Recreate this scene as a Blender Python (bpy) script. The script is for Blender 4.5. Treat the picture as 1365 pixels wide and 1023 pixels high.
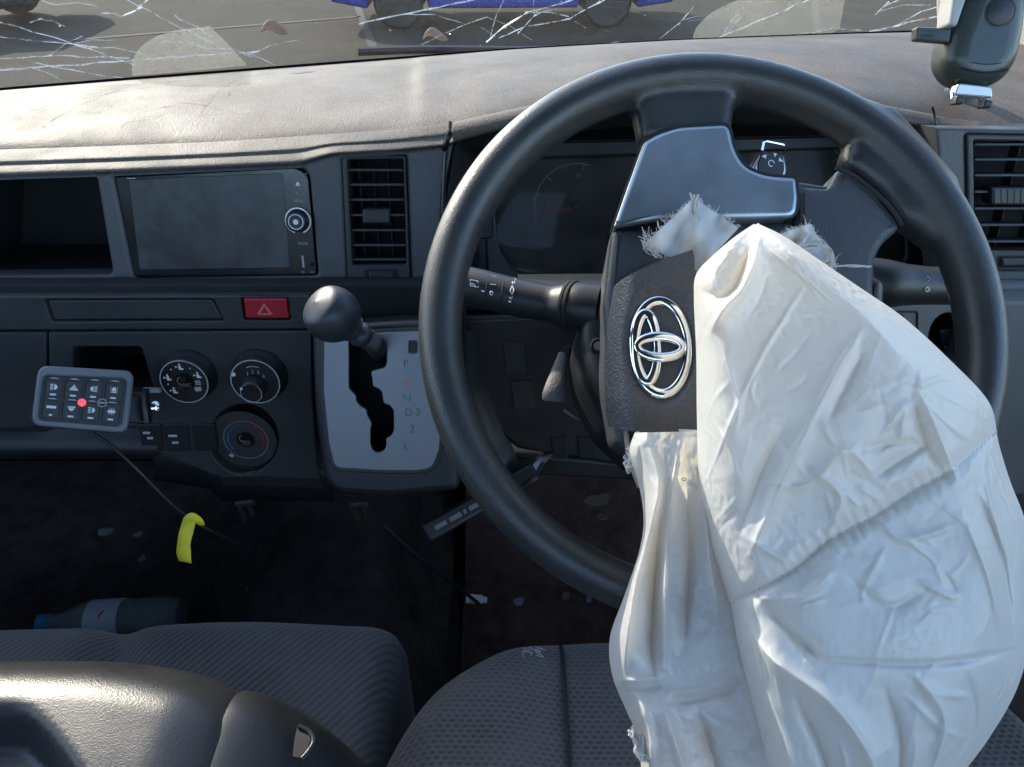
import bpy, math, random
import numpy as np
from mathutils import Vector, Matrix
from mathutils.geometry import tessellate_polygon, delaunay_2d_cdt
random.seed(7)
rng = np.random.default_rng(7)
R = math.radians
S = bpy.context.scene
for o in list(bpy.data.objects):
    bpy.data.objects.remove(o)

# ---------------------------------------------------------------- camera
CAM_H = 1.75                      # eye height above the road
PITCH = 35.0                      # degrees below level
FPX = 992.0                       # focal length in pixels of a 1365 wide picture
cam_d = bpy.data.cameras.new('Camera')
cam = bpy.data.objects.new('Camera', cam_d)
S.collection.objects.link(cam)
cam.location = (0, 0, CAM_H)
cam.rotation_euler = (R(90 - PITCH), 0, 0)
cam_d.sensor_width = 36.0
cam_d.lens = 36.0 * FPX / 1365.0
cam_d.clip_start = 0.01
cam_d.clip_end = 2000
S.camera = cam

# ---------------------------------------------------------------- sky and sun
SUN_EL, SUN_AZ = 31.0, -41.0      # azimuth from straight ahead, minus = to the left
w = bpy.data.worlds.new('World'); S.world = w
w.use_nodes = True
wn = w.node_tree
wn.nodes.clear()
sky = wn.nodes.new('ShaderNodeTexSky')
sky.sky_type = 'NISHITA'
sky.sun_disc = False
sky.sun_elevation = R(SUN_EL)
sky.sun_rotation = R(SUN_AZ)
sky.dust_density = 1.0
sky.ozone_density = 2.2
bg = wn.nodes.new('ShaderNodeBackground'); bg.inputs[1].default_value = 0.15
wo = wn.nodes.new('ShaderNodeOutputWorld')
wn.links.new(sky.outputs[0], bg.inputs[0]); wn.links.new(bg.outputs[0], wo.inputs[0])
sd = bpy.data.lights.new('Sun', 'SUN')
sd.energy = 2.1; sd.angle = R(0.6); sd.color = (1.0, 0.88, 0.72)
sun = bpy.data.objects.new('Sun', sd); S.collection.objects.link(sun)
sv = Vector((math.sin(R(SUN_AZ)) * math.cos(R(SUN_EL)), math.cos(R(SUN_AZ)) * math.cos(R(SUN_EL)), math.sin(R(SUN_EL))))
sun.location = sv * 20
sun.rotation_euler = sv.to_track_quat('Z', 'Y').to_euler()
S.view_settings.view_transform = 'Standard'
S.view_settings.look = 'None'
S.view_settings.gamma = 1.0
S.view_settings.use_curve_mapping = False
S.view_settings.exposure = 2.25
S.render.engine = 'CYCLES'
S.cycles.use_denoising = True
S.cycles.max_bounces = 10
S.cycles.transparent_max_bounces = 24
S.cycles.diffuse_bounces = 5
S.cycles.caustics_reflective = False
S.cycles.caustics_refractive = False
S.cycles.sample_clamp_indirect = 6.0

# ---------------------------------------------------------------- measuring frame
C0 = Vector((0, 0, CAM_H))
FWD = Vector((0, math.cos(R(PITCH)), -math.sin(R(PITCH))))
UPV = Vector((0, math.sin(R(PITCH)), math.cos(R(PITCH))))
RGT = Vector((1, 0, 0))
def ray(x, y):
    return FWD + RGT * ((x - 682.5) / FPX) + UPV * ((511.5 - y) / FPX)
def at(x, y, d):
    return C0 + ray(x, y) * d
def atz(x, y, z):                 # where the sight line meets the level z (relative to the eye)
    r = ray(x, y); return C0 + r * (z / r.z)
class Plane:
    def __init__(s, o, n, u=None):
        s.o = Vector(o); s.n = Vector(n).normalized()
        u = Vector(u) if u is not None else Vector((1, 0, 0))
        s.u = (u - s.n * u.dot(s.n)).normalized()
        s.v = s.n.cross(s.u)
    def hit(s, x, y, h=0.0):
        r = ray(x, y); o = s.o + s.n * h
        return C0 + r * ((o - C0).dot(s.n) / r.dot(s.n))
    def uv(s, x, y, h=0.0):
        p = s.hit(x, y, h) - s.o
        return (p.dot(s.u), p.dot(s.v))
    def P(s, u, v, h=0.0):
        return s.o + s.u * u + s.v * v + s.n * h
    def L(s, pts, r=0.0, h=0.0, n=5):
        return [s.uv(x, y, h) for x, y in rounded(pts, r, n)]
def tilt(o, deg, yaw=0.0):        # a face leaning back by deg, turned by yaw
    n = Vector((0, -math.cos(R(deg)), math.sin(R(deg))))
    m = Matrix.Rotation(R(yaw), 3, 'Z')
    return Plane(o, m @ n, m @ Vector((1, 0, 0)))
def rounded(pts, r=0.0, n=5):
    k = len(pts); out = []
    for i in range(k):
        p = Vector(pts[i][:2]); rr = pts[i][2] if len(pts[i]) > 2 else r
        if rr <= 0: out.append((p.x, p.y)); continue
        a = Vector(pts[i - 1][:2]) - p; b = Vector(pts[(i + 1) % k][:2]) - p
        m = min(rr, a.length * .48, b.length * .48)
        a = p + a.normalized() * m; b = p + b.normalized() * m
        for j in range(n + 1):
            t = j / n
            q = a * (1 - t) ** 2 + p * 2 * t * (1 - t) + b * t * t
            out.append((q.x, q.y))
    return out
def ellipse(cx, cy, rx, ry, n=32, rot=0.0):
    c, s = math.cos(R(rot)), math.sin(R(rot))
    return [(cx + rx * math.cos(t) * c - ry * math.sin(t) * s, cy + rx * math.cos(t) * s + ry * math.sin(t) * c)
            for t in [2 * math.pi * i / n for i in range(n)]]
def catmull(pts, n=8, closed=False):
    P = [Vector(p) for p in pts]; k = len(P); out = []
    segs = k if closed else k - 1
    for i in range(segs):
        p1, p2 = P[i], P[(i + 1) % k]
        p0 = P[i - 1] if (closed or i > 0) else p1 * 2 - p2
        p3 = P[(i + 2) % k] if (closed or i + 2 < k) else p2 * 2 - p1
        for j in range(n):
            t = j / n
            out.append(.5 * ((2 * p1) + (p2 - p0) * t + (2 * p0 - 5 * p1 + 4 * p2 - p3) * t * t + (3 * p1 - p0 - 3 * p2 + p3) * t ** 3))
    if not closed: out.append(P[-1])
    return out
def area(l):
    return .5 * sum(l[i - 1][0] * l[i][1] - l[i][0] * l[i - 1][1] for i in range(len(l)))
def offset(l, d):                 # d > 0 grows the loop
    k = len(l); sgn = 1 if area(l) > 0 else -1; out = []
    for i in range(k):
        p = Vector(l[i]); a = (p - Vector(l[i - 1])); b = (Vector(l[(i + 1) % k]) - p)
        if a.length < 1e-9: a = b
        if b.length < 1e-9: b = a
        a.normalize(); b.normalize()
        na = Vector((a.y, -a.x)); nb = Vector((b.y, -b.x)); nn = na + nb
        if nn.length < 1e-6: nn = na
        nn.normalize()
        m = max(.5, nn.dot(na))
        q = p + nn * (d * sgn / m)
        out.append((q.x, q.y))
    return out

def inside(p, l):
    r = False
    for i in range(len(l)):
        (x0, y0), (x1, y1) = l[i - 1], l[i]
        if (y0 > p[1]) != (y1 > p[1]) and p[0] < (x1 - x0) * (p[1] - y0) / (y1 - y0) + x0: r = not r
    return r
# ---------------------------------------------------------------- mesh collector
class MB:
    def __init__(s): s.v = []; s.f = []
    def add(s, vs, fs):
        b = len(s.v); s.v += [Vector(p) for p in vs]; s.f += [tuple(i + b for i in f) for f in fs]; return s
    def rings(s, rs, closed=True, cap0=False, cap1=False):
        n = len(rs[0]); vs = [p for r in rs for p in r]; fs = []
        for i in range(len(rs) - 1):
            for j in range(n if closed else n - 1):
                k = (j + 1) % n
                fs.append((i * n + j, i * n + k, (i + 1) * n + k, (i + 1) * n + j))
        if cap0: fs.append(tuple(range(n - 1, -1, -1)))
        if cap1: fs.append(tuple((len(rs) - 1) * n + j for j in range(n)))
        return s.add(vs, fs)
    def plate(s, pl, outer, holes=(), h0=-.01, h1=0.0, b=.001, seg=2, back=True, open_holes=True):
        loops = [outer] + list(holes); fronts = []; b = min(b, abs(h1 - h0) * .9)
        for i, l in enumerate(loops):
            sg = 1 if area(l) > 0 else -1
            if (i == 0) != (sg > 0): l = l[::-1]
            d = -1 if i == 0 else 1
            rs = []
            for q in range(seg + 1):
                a = .5 * math.pi * q / seg
                rs.append([pl.P(u, v, h1 - b * (1 - math.sin(a))) for u, v in offset(l, d * b * (1 - math.cos(a)))])
            rs.insert(0, [pl.P(u, v, h0) for u, v in l])
            s.rings(rs)
            fronts.append(offset(l, d * b))
        def face(ls, h, flip):
            allp = [p for l in ls for p in l]
            if len(ls) == 1: tris = tessellate_polygon([[Vector((p[0], p[1], 0)) for p in l] for l in ls])
            else:
                ed = []; k0 = 0
                for l in ls: ed += [(k0 + i, k0 + (i + 1) % len(l)) for i in range(len(l))]; k0 += len(l)
                vo, _, fo_, _, _, _ = delaunay_2d_cdt([Vector(p) for p in allp], ed, [], 0, 1e-7)
                allp = [(p.x, p.y) for p in vo]; tris = []
                for t in fo_:
                    c = sum((vo[i] for i in t), Vector((0, 0))) / 3
                    if inside(c, ls[0]) and not any(inside(c, l) for l in ls[1:]): tris.append(tuple(t))
            vs = [pl.P(u, v, h) for u, v in allp]; fs = []
            for t in tris:
                A, B, D = (Vector(allp[i]) for i in t)
                c = (B - A).cross(D - A)
                t = tuple(t) if c > 0 else tuple(t[::-1])
                fs.append(t[::-1] if flip else t)
            s.add(vs, fs)
        face(fronts, h1, False)
        if back: face(loops, h0, True)
        return s
    def box(s, c, sx, sy, sz, b=.001, U=(1, 0, 0), V=(0, 1, 0)):
        pl = Plane(c, Vector(U).cross(Vector(V)), U)
        l = rounded([(-sx / 2, -sy / 2), (sx / 2, -sy / 2), (sx / 2, sy / 2), (-sx / 2, sy / 2)], min(sx, sy) * .12, 2)
        return s.plate(pl, l, (), -sz / 2, sz / 2, b)
    def tube(s, pts, r, n=8, caps=True, flat=1.0, up=None):
        P = [Vector(p) for p in pts]; k = len(P)
        rr = r if isinstance(r, (list, tuple)) else [r] * k
        ref = Vector(up) if up is not None else None; rs = []
        for i in range(k):
            t = (P[min(i + 1, k - 1)] - P[max(i - 1, 0)]).normalized()
            if ref is None or abs(ref.normalized().dot(t)) > .98:
                ref = Vector((0, 0, 1)) if abs(t.z) < .9 else Vector((0, 1, 0))
            a = (ref - t * ref.dot(t)).normalized(); bb = t.cross(a)
            if up is None: ref = a
            rs.append([P[i] + (a * math.cos(q) * flat + bb * math.sin(q)) * rr[i] for q in [2 * math.pi * j / n for j in range(n)]])
        return s.rings(rs, True, caps, caps)
    def lathe(s, o, ax, prof, n=32, ref=None):
        ax = Vector(ax).normalized()
        ref = Vector(ref) if ref is not None else (Vector((0, 0, 1)) if abs(ax.z) < .9 else Vector((1, 0, 0)))
        a = (ref - ax * ref.dot(ax)).normalized(); bb = ax.cross(a); o = Vector(o)
        rs = [[o + ax * h + (a * math.cos(q) + bb * math.sin(q)) * r for q in [2 * math.pi * j / n for j in range(n)]] for r, h in prof]
        return s.rings(rs, True, prof[0][0] > 1e-5, prof[-1][0] > 1e-5)
    def grid(s, fn, nu, nv):
        vs = [fn(i / nu, j / nv) for j in range(nv + 1) for i in range(nu + 1)]
        fs = [(j * (nu + 1) + i, j * (nu + 1) + i + 1, (j + 1) * (nu + 1) + i + 1, (j + 1) * (nu + 1) + i) for j in range(nv) for i in range(nu)]
        return s.add(vs, fs)
    def text(s, body, pl, u, v, size, h=.0005, rot=0.0, su=1.0):
        cu = bpy.data.curves.new('t', 'FONT'); cu.body = body; cu.size = size
        cu.align_x = 'CENTER'; cu.align_y = 'CENTER'; cu.resolution_u = 3
        ob = bpy.data.objects.new('t', cu); me = bpy.data.meshes.new_from_object(ob)
        c, sn = math.cos(R(rot)), math.sin(R(rot))
        vs = [pl.P(u + p.co.x * su * c - p.co.y * sn, v + p.co.x * su * sn + p.co.y * c, h) for p in me.vertices]
        s.add(vs, [tuple(f.vertices) for f in me.polygons])
        bpy.data.objects.remove(ob); bpy.data.curves.remove(cu); bpy.data.meshes.remove(me)
        return s
    def build(s, name, m, parent=None, angle=38, loc=None):
        me = bpy.data.meshes.new(name)
        o = bpy.data.objects.new(name, me); S.collection.objects.link(o)
        base = Vector((0, 0, 0))
        if parent is not None:
            o.parent = parent; base = WLOC[parent.name]
        if loc is None and parent is None and s.v:
            n = len(s.v)
            loc = Vector((sum(p.x for p in s.v) / n, sum(p.y for p in s.v) / n, min(p.z for p in s.v)))
        org = Vector(loc) if loc is not None else base
        o.location = org - base
        WLOC[o.name] = org
        me.from_pydata([p - org for p in s.v], [], s.f)
        me.validate(); me.update()
        me.polygons.foreach_set('use_smooth', [True] * len(me.polygons))
        if angle < 180: me.set_sharp_from_angle(angle=R(angle))
        if m is not None: me.materials.append(m)
        return o
WLOC = {}
def tag(o, label=None, cat=None, group=None, kind=None):
    if label: o['label'] = label
    if cat: o['category'] = cat
    if group: o['group'] = group
    if kind: o['kind'] = kind
    return o
def thing(name, loc, label, cat, group=None):
    o = bpy.data.objects.new(name, None); S.collection.objects.link(o)
    o.empty_display_size = .05; o.location = loc; WLOC[o.name] = Vector(loc)
    return tag(o, label, cat, group)
def mod(o, t, **k):
    m = o.modifiers.new(t.lower(), t)
    for a, b in k.items(): setattr(m, a, b)
    return m

# ---------------------------------------------------------------- materials
def nd(t, ty, **k):
    n = t.nodes.new('ShaderNode' + ty)
    for a, b in k.items(): setattr(n, a, b)
    return n
def base_mat(name):
    m = bpy.data.materials.new(name); m.use_nodes = True
    t = m.node_tree; p = t.nodes['Principled BSDF']
    return m, t, p
def coords(t, scale=(1, 1, 1), rot=(0, 0, 0)):
    c = nd(t, 'TexCoord'); mp = nd(t, 'Mapping')
    mp.inputs['Scale'].default_value = scale; mp.inputs['Rotation'].default_value = rot
    t.links.new(c.outputs['Object'], mp.inputs[0]); return mp.outputs[0]
def ramp(t, fac, stops):
    r = nd(t, 'ValToRGB'); e = r.color_ramp.elements
    while len(e) < len(stops): e.new(.5)
    for q, (p, c) in zip(e, stops):
        q.position = p; q.color = (c, c, c, 1) if isinstance(c, (int, float)) else tuple(c) + (1,)
    t.links.new(fac, r.inputs[0]); return r.outputs[0]
def noise(t, co, scale, detail=4, rough=.6):
    n = nd(t, 'TexNoise'); n.inputs['Scale'].default_value = scale; n.inputs['Detail'].default_value = detail
    n.inputs['Roughness'].default_value = rough; t.links.new(co, n.inputs['Vector']); return n.outputs[0]
def mixc(t, fac, a, b, mode='MIX'):
    m = nd(t, 'Mix', data_type='RGBA', blend_type=mode)
    for i, x in ((0, fac), (6, a), (7, b)):
        if isinstance(x, (int, float)): m.inputs[i].default_value = x
        elif isinstance(x, (tuple, list)): m.inputs[i].default_value = tuple(x) + (1,)
        else: t.links.new(x, m.inputs[i])
    return m.outputs[2]
def bump(t, p, hgt, strength, dist, prev=None):
    b = nd(t, 'Bump'); b.inputs['Strength'].default_value = strength; b.inputs['Distance'].default_value = dist
    t.links.new(hgt, b.inputs['Height'])
    if prev is not None: t.links.new(prev, b.inputs['Normal'])
    if p is not None: t.links.new(b.outputs[0], p.inputs['Normal'])
    return b.outputs[0]
def plastic(name, col, rough=.5, grain=900, gstr=.35, dust=0.0, dustcol=(.30, .26, .21), spec=.5, metal=0.0, leather=False, scuff=.0):
    """moulded plastic: fine grain, uneven gloss, optional dust film"""
    m, t, p = base_mat(name); co = coords(t)
    big = noise(t, co, 14, 5)
    c = mixc(t, ramp(t, big, [(.3, 0.0), (.75, 1.0)]), tuple(x * .86 for x in col), tuple(min(1, x * 1.12) for x in col))
    if dust > 0:
        n1 = noise(t, co, 9, 6, .7); n2 = noise(t, co, 420, 3, .7)
        f = nd(t, 'Math', operation='MULTIPLY'); t.links.new(ramp(t, n1, [(.32, .25), (.7, 1.0)]), f.inputs[0]); t.links.new(ramp(t, n2, [(.38, .35), (.62, 1.0)]), f.inputs[1])
        g = nd(t, 'Math', operation='MULTIPLY'); t.links.new(f.outputs[0], g.inputs[0]); g.inputs[1].default_value = dust
        c = mixc(t, g.outputs[0], c, dustcol)
    if scuff > 0:
        n3 = noise(t, coords(t, (1, 5, 1)), 40, 7, .75)
        c = mixc(t, ramp(t, n3, [(.60, 0.0), (.75, scuff)]), c, (.30, .27, .24))
    t.links.new(c, p.inputs['Base Color'])
    r = ramp(t, big, [(.3, max(.03, rough - .07)), (.7, min(1, rough + .09))]); t.links.new(r, p.inputs['Roughness'])
    p.inputs['Specular IOR Level'].default_value = spec; p.inputs['Metallic'].default_value = metal
    if gstr > 0:
        if leather:
            v = nd(t, 'TexVoronoi', feature='SMOOTH_F1'); v.inputs['Scale'].default_value = grain
            t.links.new(coords(t), v.inputs['Vector'])
            n4 = noise(t, co, grain * .35, 3)
            a = nd(t, 'Math', operation='MULTIPLY_ADD'); t.links.new(n4, a.inputs[0]); a.inputs[1].default_value = .8; t.links.new(v.outputs['Distance'], a.inputs[2])
            bump(t, p, a.outputs[0], gstr, .0009)
        else:
            bump(t, p, noise(t, co, grain, 2, .5), gstr, .0006)
    return m
def paint(name, col, rough=.45, emit=0.0, spec=.4):
    m, t, p = base_mat(name)
    n = noise(t, coords(t), 300, 3)
    t.links.new(mixc(t, n, tuple(x * .85 for x in col), col), p.inputs['Base Color'])
    p.inputs['Roughness'].default_value = rough; p.inputs['Specular IOR Level'].default_value = spec
    if emit:
        p.inputs['Emission Color'].default_value = tuple(col) + (1,); p.inputs['Emission Strength'].default_value = emit
    return m
def metal(name, col, rough=.2, gstr=.0, grain=400):
    m, t, p = base_mat(name); co = coords(t)
    p.inputs['Metallic'].default_value = 1.0
    n = noise(t, co, 60, 5)
    t.links.new(mixc(t, n, tuple(x * .8 for x in col), col), p.inputs['Base Color'])
    t.links.new(ramp(t, n, [(.3, max(.02, rough - .06)), (.7, rough + .08)]), p.inputs['Roughness'])
    if gstr: bump(t, p, noise(t, co, grain, 2), gstr, .0004)
    return m
M = {}
M['pad'] = plastic('dash_pad_dusty', (.042, .038, .035), .64, 700, .38, dust=.72, dustcol=(.23, .175, .13), spec=.40, leather=True, scuff=.10)
M['fascia'] = plastic('fascia_grey', (.054, .058, .064), .47, 800, .28, dust=.10, leather=True)
M['fascia_low'] = plastic('fascia_dark', (.021, .0235, .026), .50, 900, .30, dust=.05)
M['black'] = plastic('black_plastic', (.012, .013, .0145), .42, 900, .25)
M['black_gloss'] = plastic('gloss_black', (.008, .008, .010), .22, 900, .0)
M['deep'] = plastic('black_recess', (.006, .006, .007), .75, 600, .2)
M['rubber'] = plastic('wheel_leather', (.019, .022, .024), .38, 1100, .22, leather=True, dust=.08, dustcol=(.20, .18, .15), spec=.6)
M['hub'] = plastic('hub_plastic', (.044, .049, .056), .48, 900, .35, leather=True, dust=.06)
M['cover'] = plastic('airbag_cover', (.062, .062, .064), .52, 620, .8, leather=True, dust=.18, dustcol=(.26, .23, .20))
M['trim'] = plastic('trim_satin_blue_grey', (.36, .42, .47), .36, 900, .04, spec=.6, metal=.8)
M['silver'] = plastic('shift_plate_silver', (.22, .225, .235), .46, 1500, .06, metal=.75)
M['knob'] = plastic('knob_vinyl', (.030, .033, .038), .40, 1200, .12, leather=True)
M['lid'] = plastic('console_vinyl', (.020, .021, .023), .30, 1100, .14, leather=True, dust=.04, spec=.38)
M['plate_print'] = paint('plate_print', (.10, .105, .11))
M['bezel'] = plastic('panel_bezel', (.14, .15, .165), .40, 900, .1)
M['chrome'] = metal('chrome', (.86, .87, .88), .08)
M['steel'] = metal('dull_steel', (.50, .50, .51), .34)
M['white'] = paint('white_print', (.72, .74, .76))
M['grey_print'] = paint('grey_print', (.40, .41, .42))
M['dim_print'] = paint('dim_print', (.16, .165, .17))
M['orange_print'] = paint('orange_print', (.75, .22, .06))
M['green_print'] = paint('green_print', (.02, .33, .17))
M['red_print'] = paint('red_print', (.70, .04, .05))
M['blue_print'] = paint('blue_print', (.04, .30, .62))
M['red_btn'] = plastic('red_button', (.36, .012, .022), .38, 900, .1)
M['yellow'] = paint('yellow_tag', (.78, .66, .03), .5)
# ---------------------------------------------------------------- more materials
def ground_mat():
    m, t, p = base_mat('asphalt'); co = coords(t)
    a = noise(t, co, 1.2, 6, .7); b = noise(t, co, 45, 4, .7)
    c = mixc(t, ramp(t, a, [(.3, 0.0), (.7, 1.0)]), (.026, .024, .019), (.048, .043, .034))
    c = mixc(t, ramp(t, b, [(.45, 0.0), (.7, .5)]), c, (.075, .066, .052))
    t.links.new(c, p.inputs['Base Color']); p.inputs['Roughness'].default_value = .95; p.inputs['Specular IOR Level'].default_value = .08
    bump(t, p, b, .5, .01); return m
def carpet_mat(name, col, col2):
    m, t, p = base_mat(name); co = coords(t)
    a = noise(t, co, 22, 6, .7); b = noise(t, co, 900, 2)
    t.links.new(mixc(t, ramp(t, a, [(.35, 0.0), (.68, 1.0)]), col, col2), p.inputs['Base Color'])
    p.inputs['Roughness'].default_value = .95; p.inputs['Specular IOR Level'].default_value = .15
    bump(t, p, b, .9, .002); return m
def rib_fabric(name, col, col2, rot, pitch, kind):
    """woven seat cloth: ribs or a small honeycomb, in metres"""
    m, t, p = base_mat(name); co = coords(t, rot=(0, 0, R(rot)))
    big = noise(t, coords(t), 7, 5, .65)
    if kind == 'rib':
        wv = nd(t, 'TexWave', wave_type='BANDS', bands_direction='X', wave_profile='SIN')
        wv.inputs['Scale'].default_value = 0.314 / pitch; wv.inputs['Distortion'].default_value = .6
        wv.inputs['Detail'].default_value = 1; wv.inputs['Detail Scale'].default_value = 30
        t.links.new(co, wv.inputs[0]); h = wv.outputs['Fac']
        v2 = nd(t, 'TexWave', wave_type='BANDS', bands_direction='Y', wave_profile='SIN'); v2.inputs['Scale'].default_value = .314 / (pitch * .55); t.links.new(co, v2.inputs[0])
        mm = nd(t, 'Math', operation='MULTIPLY_ADD'); t.links.new(v2.outputs['Fac'], mm.inputs[0]); mm.inputs[1].default_value = .25; t.links.new(h, mm.inputs[2]); h2 = mm.outputs[0]
    else:
        vo = nd(t, 'TexVoronoi', feature='F1'); vo.inputs['Scale'].default_value = 1.0; vo.inputs['Randomness'].default_value = 0.0
        sc = nd(t, 'Vector' + 'Math', operation='MULTIPLY'); sc.inputs[1].default_value = (1 / pitch, 1 / (pitch * .62), 0.001)
        t.links.new(co, sc.inputs[0])
        # stagger every second row
        sp = nd(t, 'SeparateXYZ'); t.links.new(sc.outputs[0], sp.inputs[0])
        fl = nd(t, 'Math', operation='FLOOR'); t.links.new(sp.outputs[1], fl.inputs[0])
        md = nd(t, 'Math', operation='MODULO'); t.links.new(fl.outputs[0], md.inputs[0]); md.inputs[1].default_value = 2
        hf = nd(t, 'Math', operation='MULTIPLY_ADD'); t.links.new(md.outputs[0], hf.inputs[0]); hf.inputs[1].default_value = .5; t.links.new(sp.outputs[0], hf.inputs[2])
        fx = nd(t, 'Math', operation='FRACT'); t.links.new(hf.outputs[0], fx.inputs[0])
        fy = nd(t, 'Math', operation='FRACT'); t.links.new(sp.outputs[1], fy.inputs[0])
        cx = nd(t, 'CombineXYZ'); t.links.new(fx.outputs[0], cx.inputs[0]); t.links.new(fy.outputs[0], cx.inputs[1])
        ds = nd(t, 'VectorMath', operation='DISTANCE'); t.links.new(cx.outputs[0], ds.inputs[0]); ds.inputs[1].default_value = (.5, .5, 0)
        h = ramp(t, ds.outputs['Value'], [(.22, 0.0), (.48, 1.0)]); h2 = h
    c = mixc(t, h, col, col2)
    c = mixc(t, ramp(t, big, [(.35, 0.0), (.75, .6)]), c, tuple(x * 1.8 for x in col2))
    fz = noise(t, coords(t), 1500, 2)
    t.links.new(mixc(t, .25, c, mixc(t, fz, (.01, .01, .01), col2)), p.inputs['Base Color'])
    p.inputs['Roughness'].default_value = .9; p.inputs['Specular IOR Level'].default_value = .2
    p.inputs['Sheen Weight'].default_value = .25; p.inputs['Sheen Roughness'].default_value = .5
    bump(t, p, h2, .5, .0010, bump(t, None, fz, .4, .0006)); return m
def glass_mat(name, tint, dust, dcol=(.55, .53, .48), dscale=3.0, gloss=.7, low=.25):
    m = bpy.data.materials.new(name); m.use_nodes = True; t = m.node_tree; t.nodes.clear()
    out = nd(t, 'OutputMaterial'); tr = nd(t, 'BsdfTransparent'); tr.inputs[0].default_value = tint + (1,)
    gl = nd(t, 'BsdfGlossy'); gl.inputs['Roughness'].default_value = .03
    fr = nd(t, 'Fresnel'); fr.inputs[0].default_value = 1.45
    g = nd(t, 'Math', operation='MULTIPLY'); t.links.new(fr.outputs[0], g.inputs[0]); g.inputs[1].default_value = gloss
    m1 = nd(t, 'MixShader'); t.links.new(g.outputs[0], m1.inputs[0]); t.links.new(tr.outputs[0], m1.inputs[1]); t.links.new(gl.outputs[0], m1.inputs[2])
    df = nd(t, 'BsdfDiffuse'); df.inputs[0].default_value = dcol + (1,)
    tl = nd(t, 'BsdfTranslucent'); tl.inputs[0].default_value = dcol + (1,)
    m2 = nd(t, 'MixShader'); m2.inputs[0].default_value = .5; t.links.new(df.outputs[0], m2.inputs[1]); t.links.new(tl.outputs[0], m2.inputs[2])
    co = coords(t); n1 = noise(t, co, dscale, 7, .7); n2 = noise(t, co, dscale * 60, 3, .6)
    f = nd(t, 'Math', operation='MULTIPLY'); t.links.new(ramp(t, n1, [(.35, low), (.7, 1.0)]), f.inputs[0]); t.links.new(ramp(t, n2, [(.4, .5), (.68, 1.0)]), f.inputs[1])
    f2 = nd(t, 'Math', operation='MULTIPLY'); t.links.new(f.outputs[0], f2.inputs[0]); f2.inputs[1].default_value = dust
    m3 = nd(t, 'MixShader'); t.links.new(f2.outputs[0], m3.inputs[0]); t.links.new(m1.outputs[0], m3.inputs[1]); t.links.new(m2.outputs[0], m3.inputs[2])
    t.links.new(m3.outputs[0], out.inputs[0]); return m
def airbag_mat(name, col, transl):
    m, t, p = base_mat(name); co = coords(t)
    big = noise(t, co, 12, 5)
    t.links.new(mixc(t, big, tuple(x * .94 for x in col), col), p.inputs['Base Color'])
    p.inputs['Roughness'].default_value = .30; p.inputs['Specular IOR Level'].default_value = .75
    p.inputs['Sheen Weight'].default_value = .15
    wv = nd(t, 'TexWave', bands_direction='X'); wv.inputs['Scale'].default_value = 420; t.links.new(co, wv.inputs[0])
    w2 = nd(t, 'TexWave', bands_direction='Z'); w2.inputs['Scale'].default_value = 420; t.links.new(co, w2.inputs[0])
    ad = nd(t, 'Math', operation='ADD'); t.links.new(wv.outputs['Fac'], ad.inputs[0]); t.links.new(w2.outputs['Fac'], ad.inputs[1])
    nb = bump(t, p, ad.outputs[0], .12, .0003, bump(t, None, noise(t, co, 55, 4, .55), .10, .004))
    tl = nd(t, 'BsdfTranslucent'); tl.inputs[0].default_value = (.95, .85, .66, 1)
    t.links.new(nb, tl.inputs['Normal'])
    mx = nd(t, 'MixShader'); mx.inputs[0].default_value = transl
    out = t.nodes['Material Output']
    t.links.new(p.outputs[0], mx.inputs[1]); t.links.new(tl.outputs[0], mx.inputs[2]); t.links.new(mx.outputs[0], out.inputs[0]); return m
M['ground'] = ground_mat()
M['carpet'] = carpet_mat('black_carpet', (.045, .041, .038), (.095, .084, .076))
M['mat_floor'] = carpet_mat('brown_floor_mat', (.070, .047, .040), (.15, .10, .085))
M['glass'] = glass_mat('dusty_windscreen', (.74, .77, .76), .055)
M['lens'] = glass_mat('dusty_gauge_lens', (.85, .85, .85), .30, dcol=(.36, .33, .30), dscale=16, gloss=.15, low=.15)
M['pale_film'] = glass_mat('pale_glass_film', (.9, .9, .88), .42, dcol=(.50, .49, .44), dscale=5, gloss=.2, low=.6)
M['airbag'] = airbag_mat('airbag_nylon', (.69, .695, .70), .37)
M['seat_rib'] = rib_fabric('ribbed_seat_cloth', (.030, .028, .027), (.105, .096, .090), 38, .0062, 'rib')
M['seat_honey'] = rib_fabric('honeycomb_seat_cloth', (.024, .022, .021), (.095, .085, .079), 0, .0072, 'hex')
M['seat_plain'] = rib_fabric('plain_seat_cloth', (.022, .022, .024), (.034, .033, .035), 20, .003, 'rib')
M['shell'] = plastic('cabin_lining', (.30, .30, .29), .8, 300, .3)
M['blocker_dark'] = plastic('light_blocker_dark', (.05, .05, .052), .7, 300, .3)
M['door_grey'] = plastic('door_trim_grey', (.20, .205, .20), .6, 500, .4, leather=True, dust=.15)
M['low_grey'] = plastic('lower_panel_grey', (.115, .118, .115), .58, 700, .35, leather=True, dust=.15)

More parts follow.
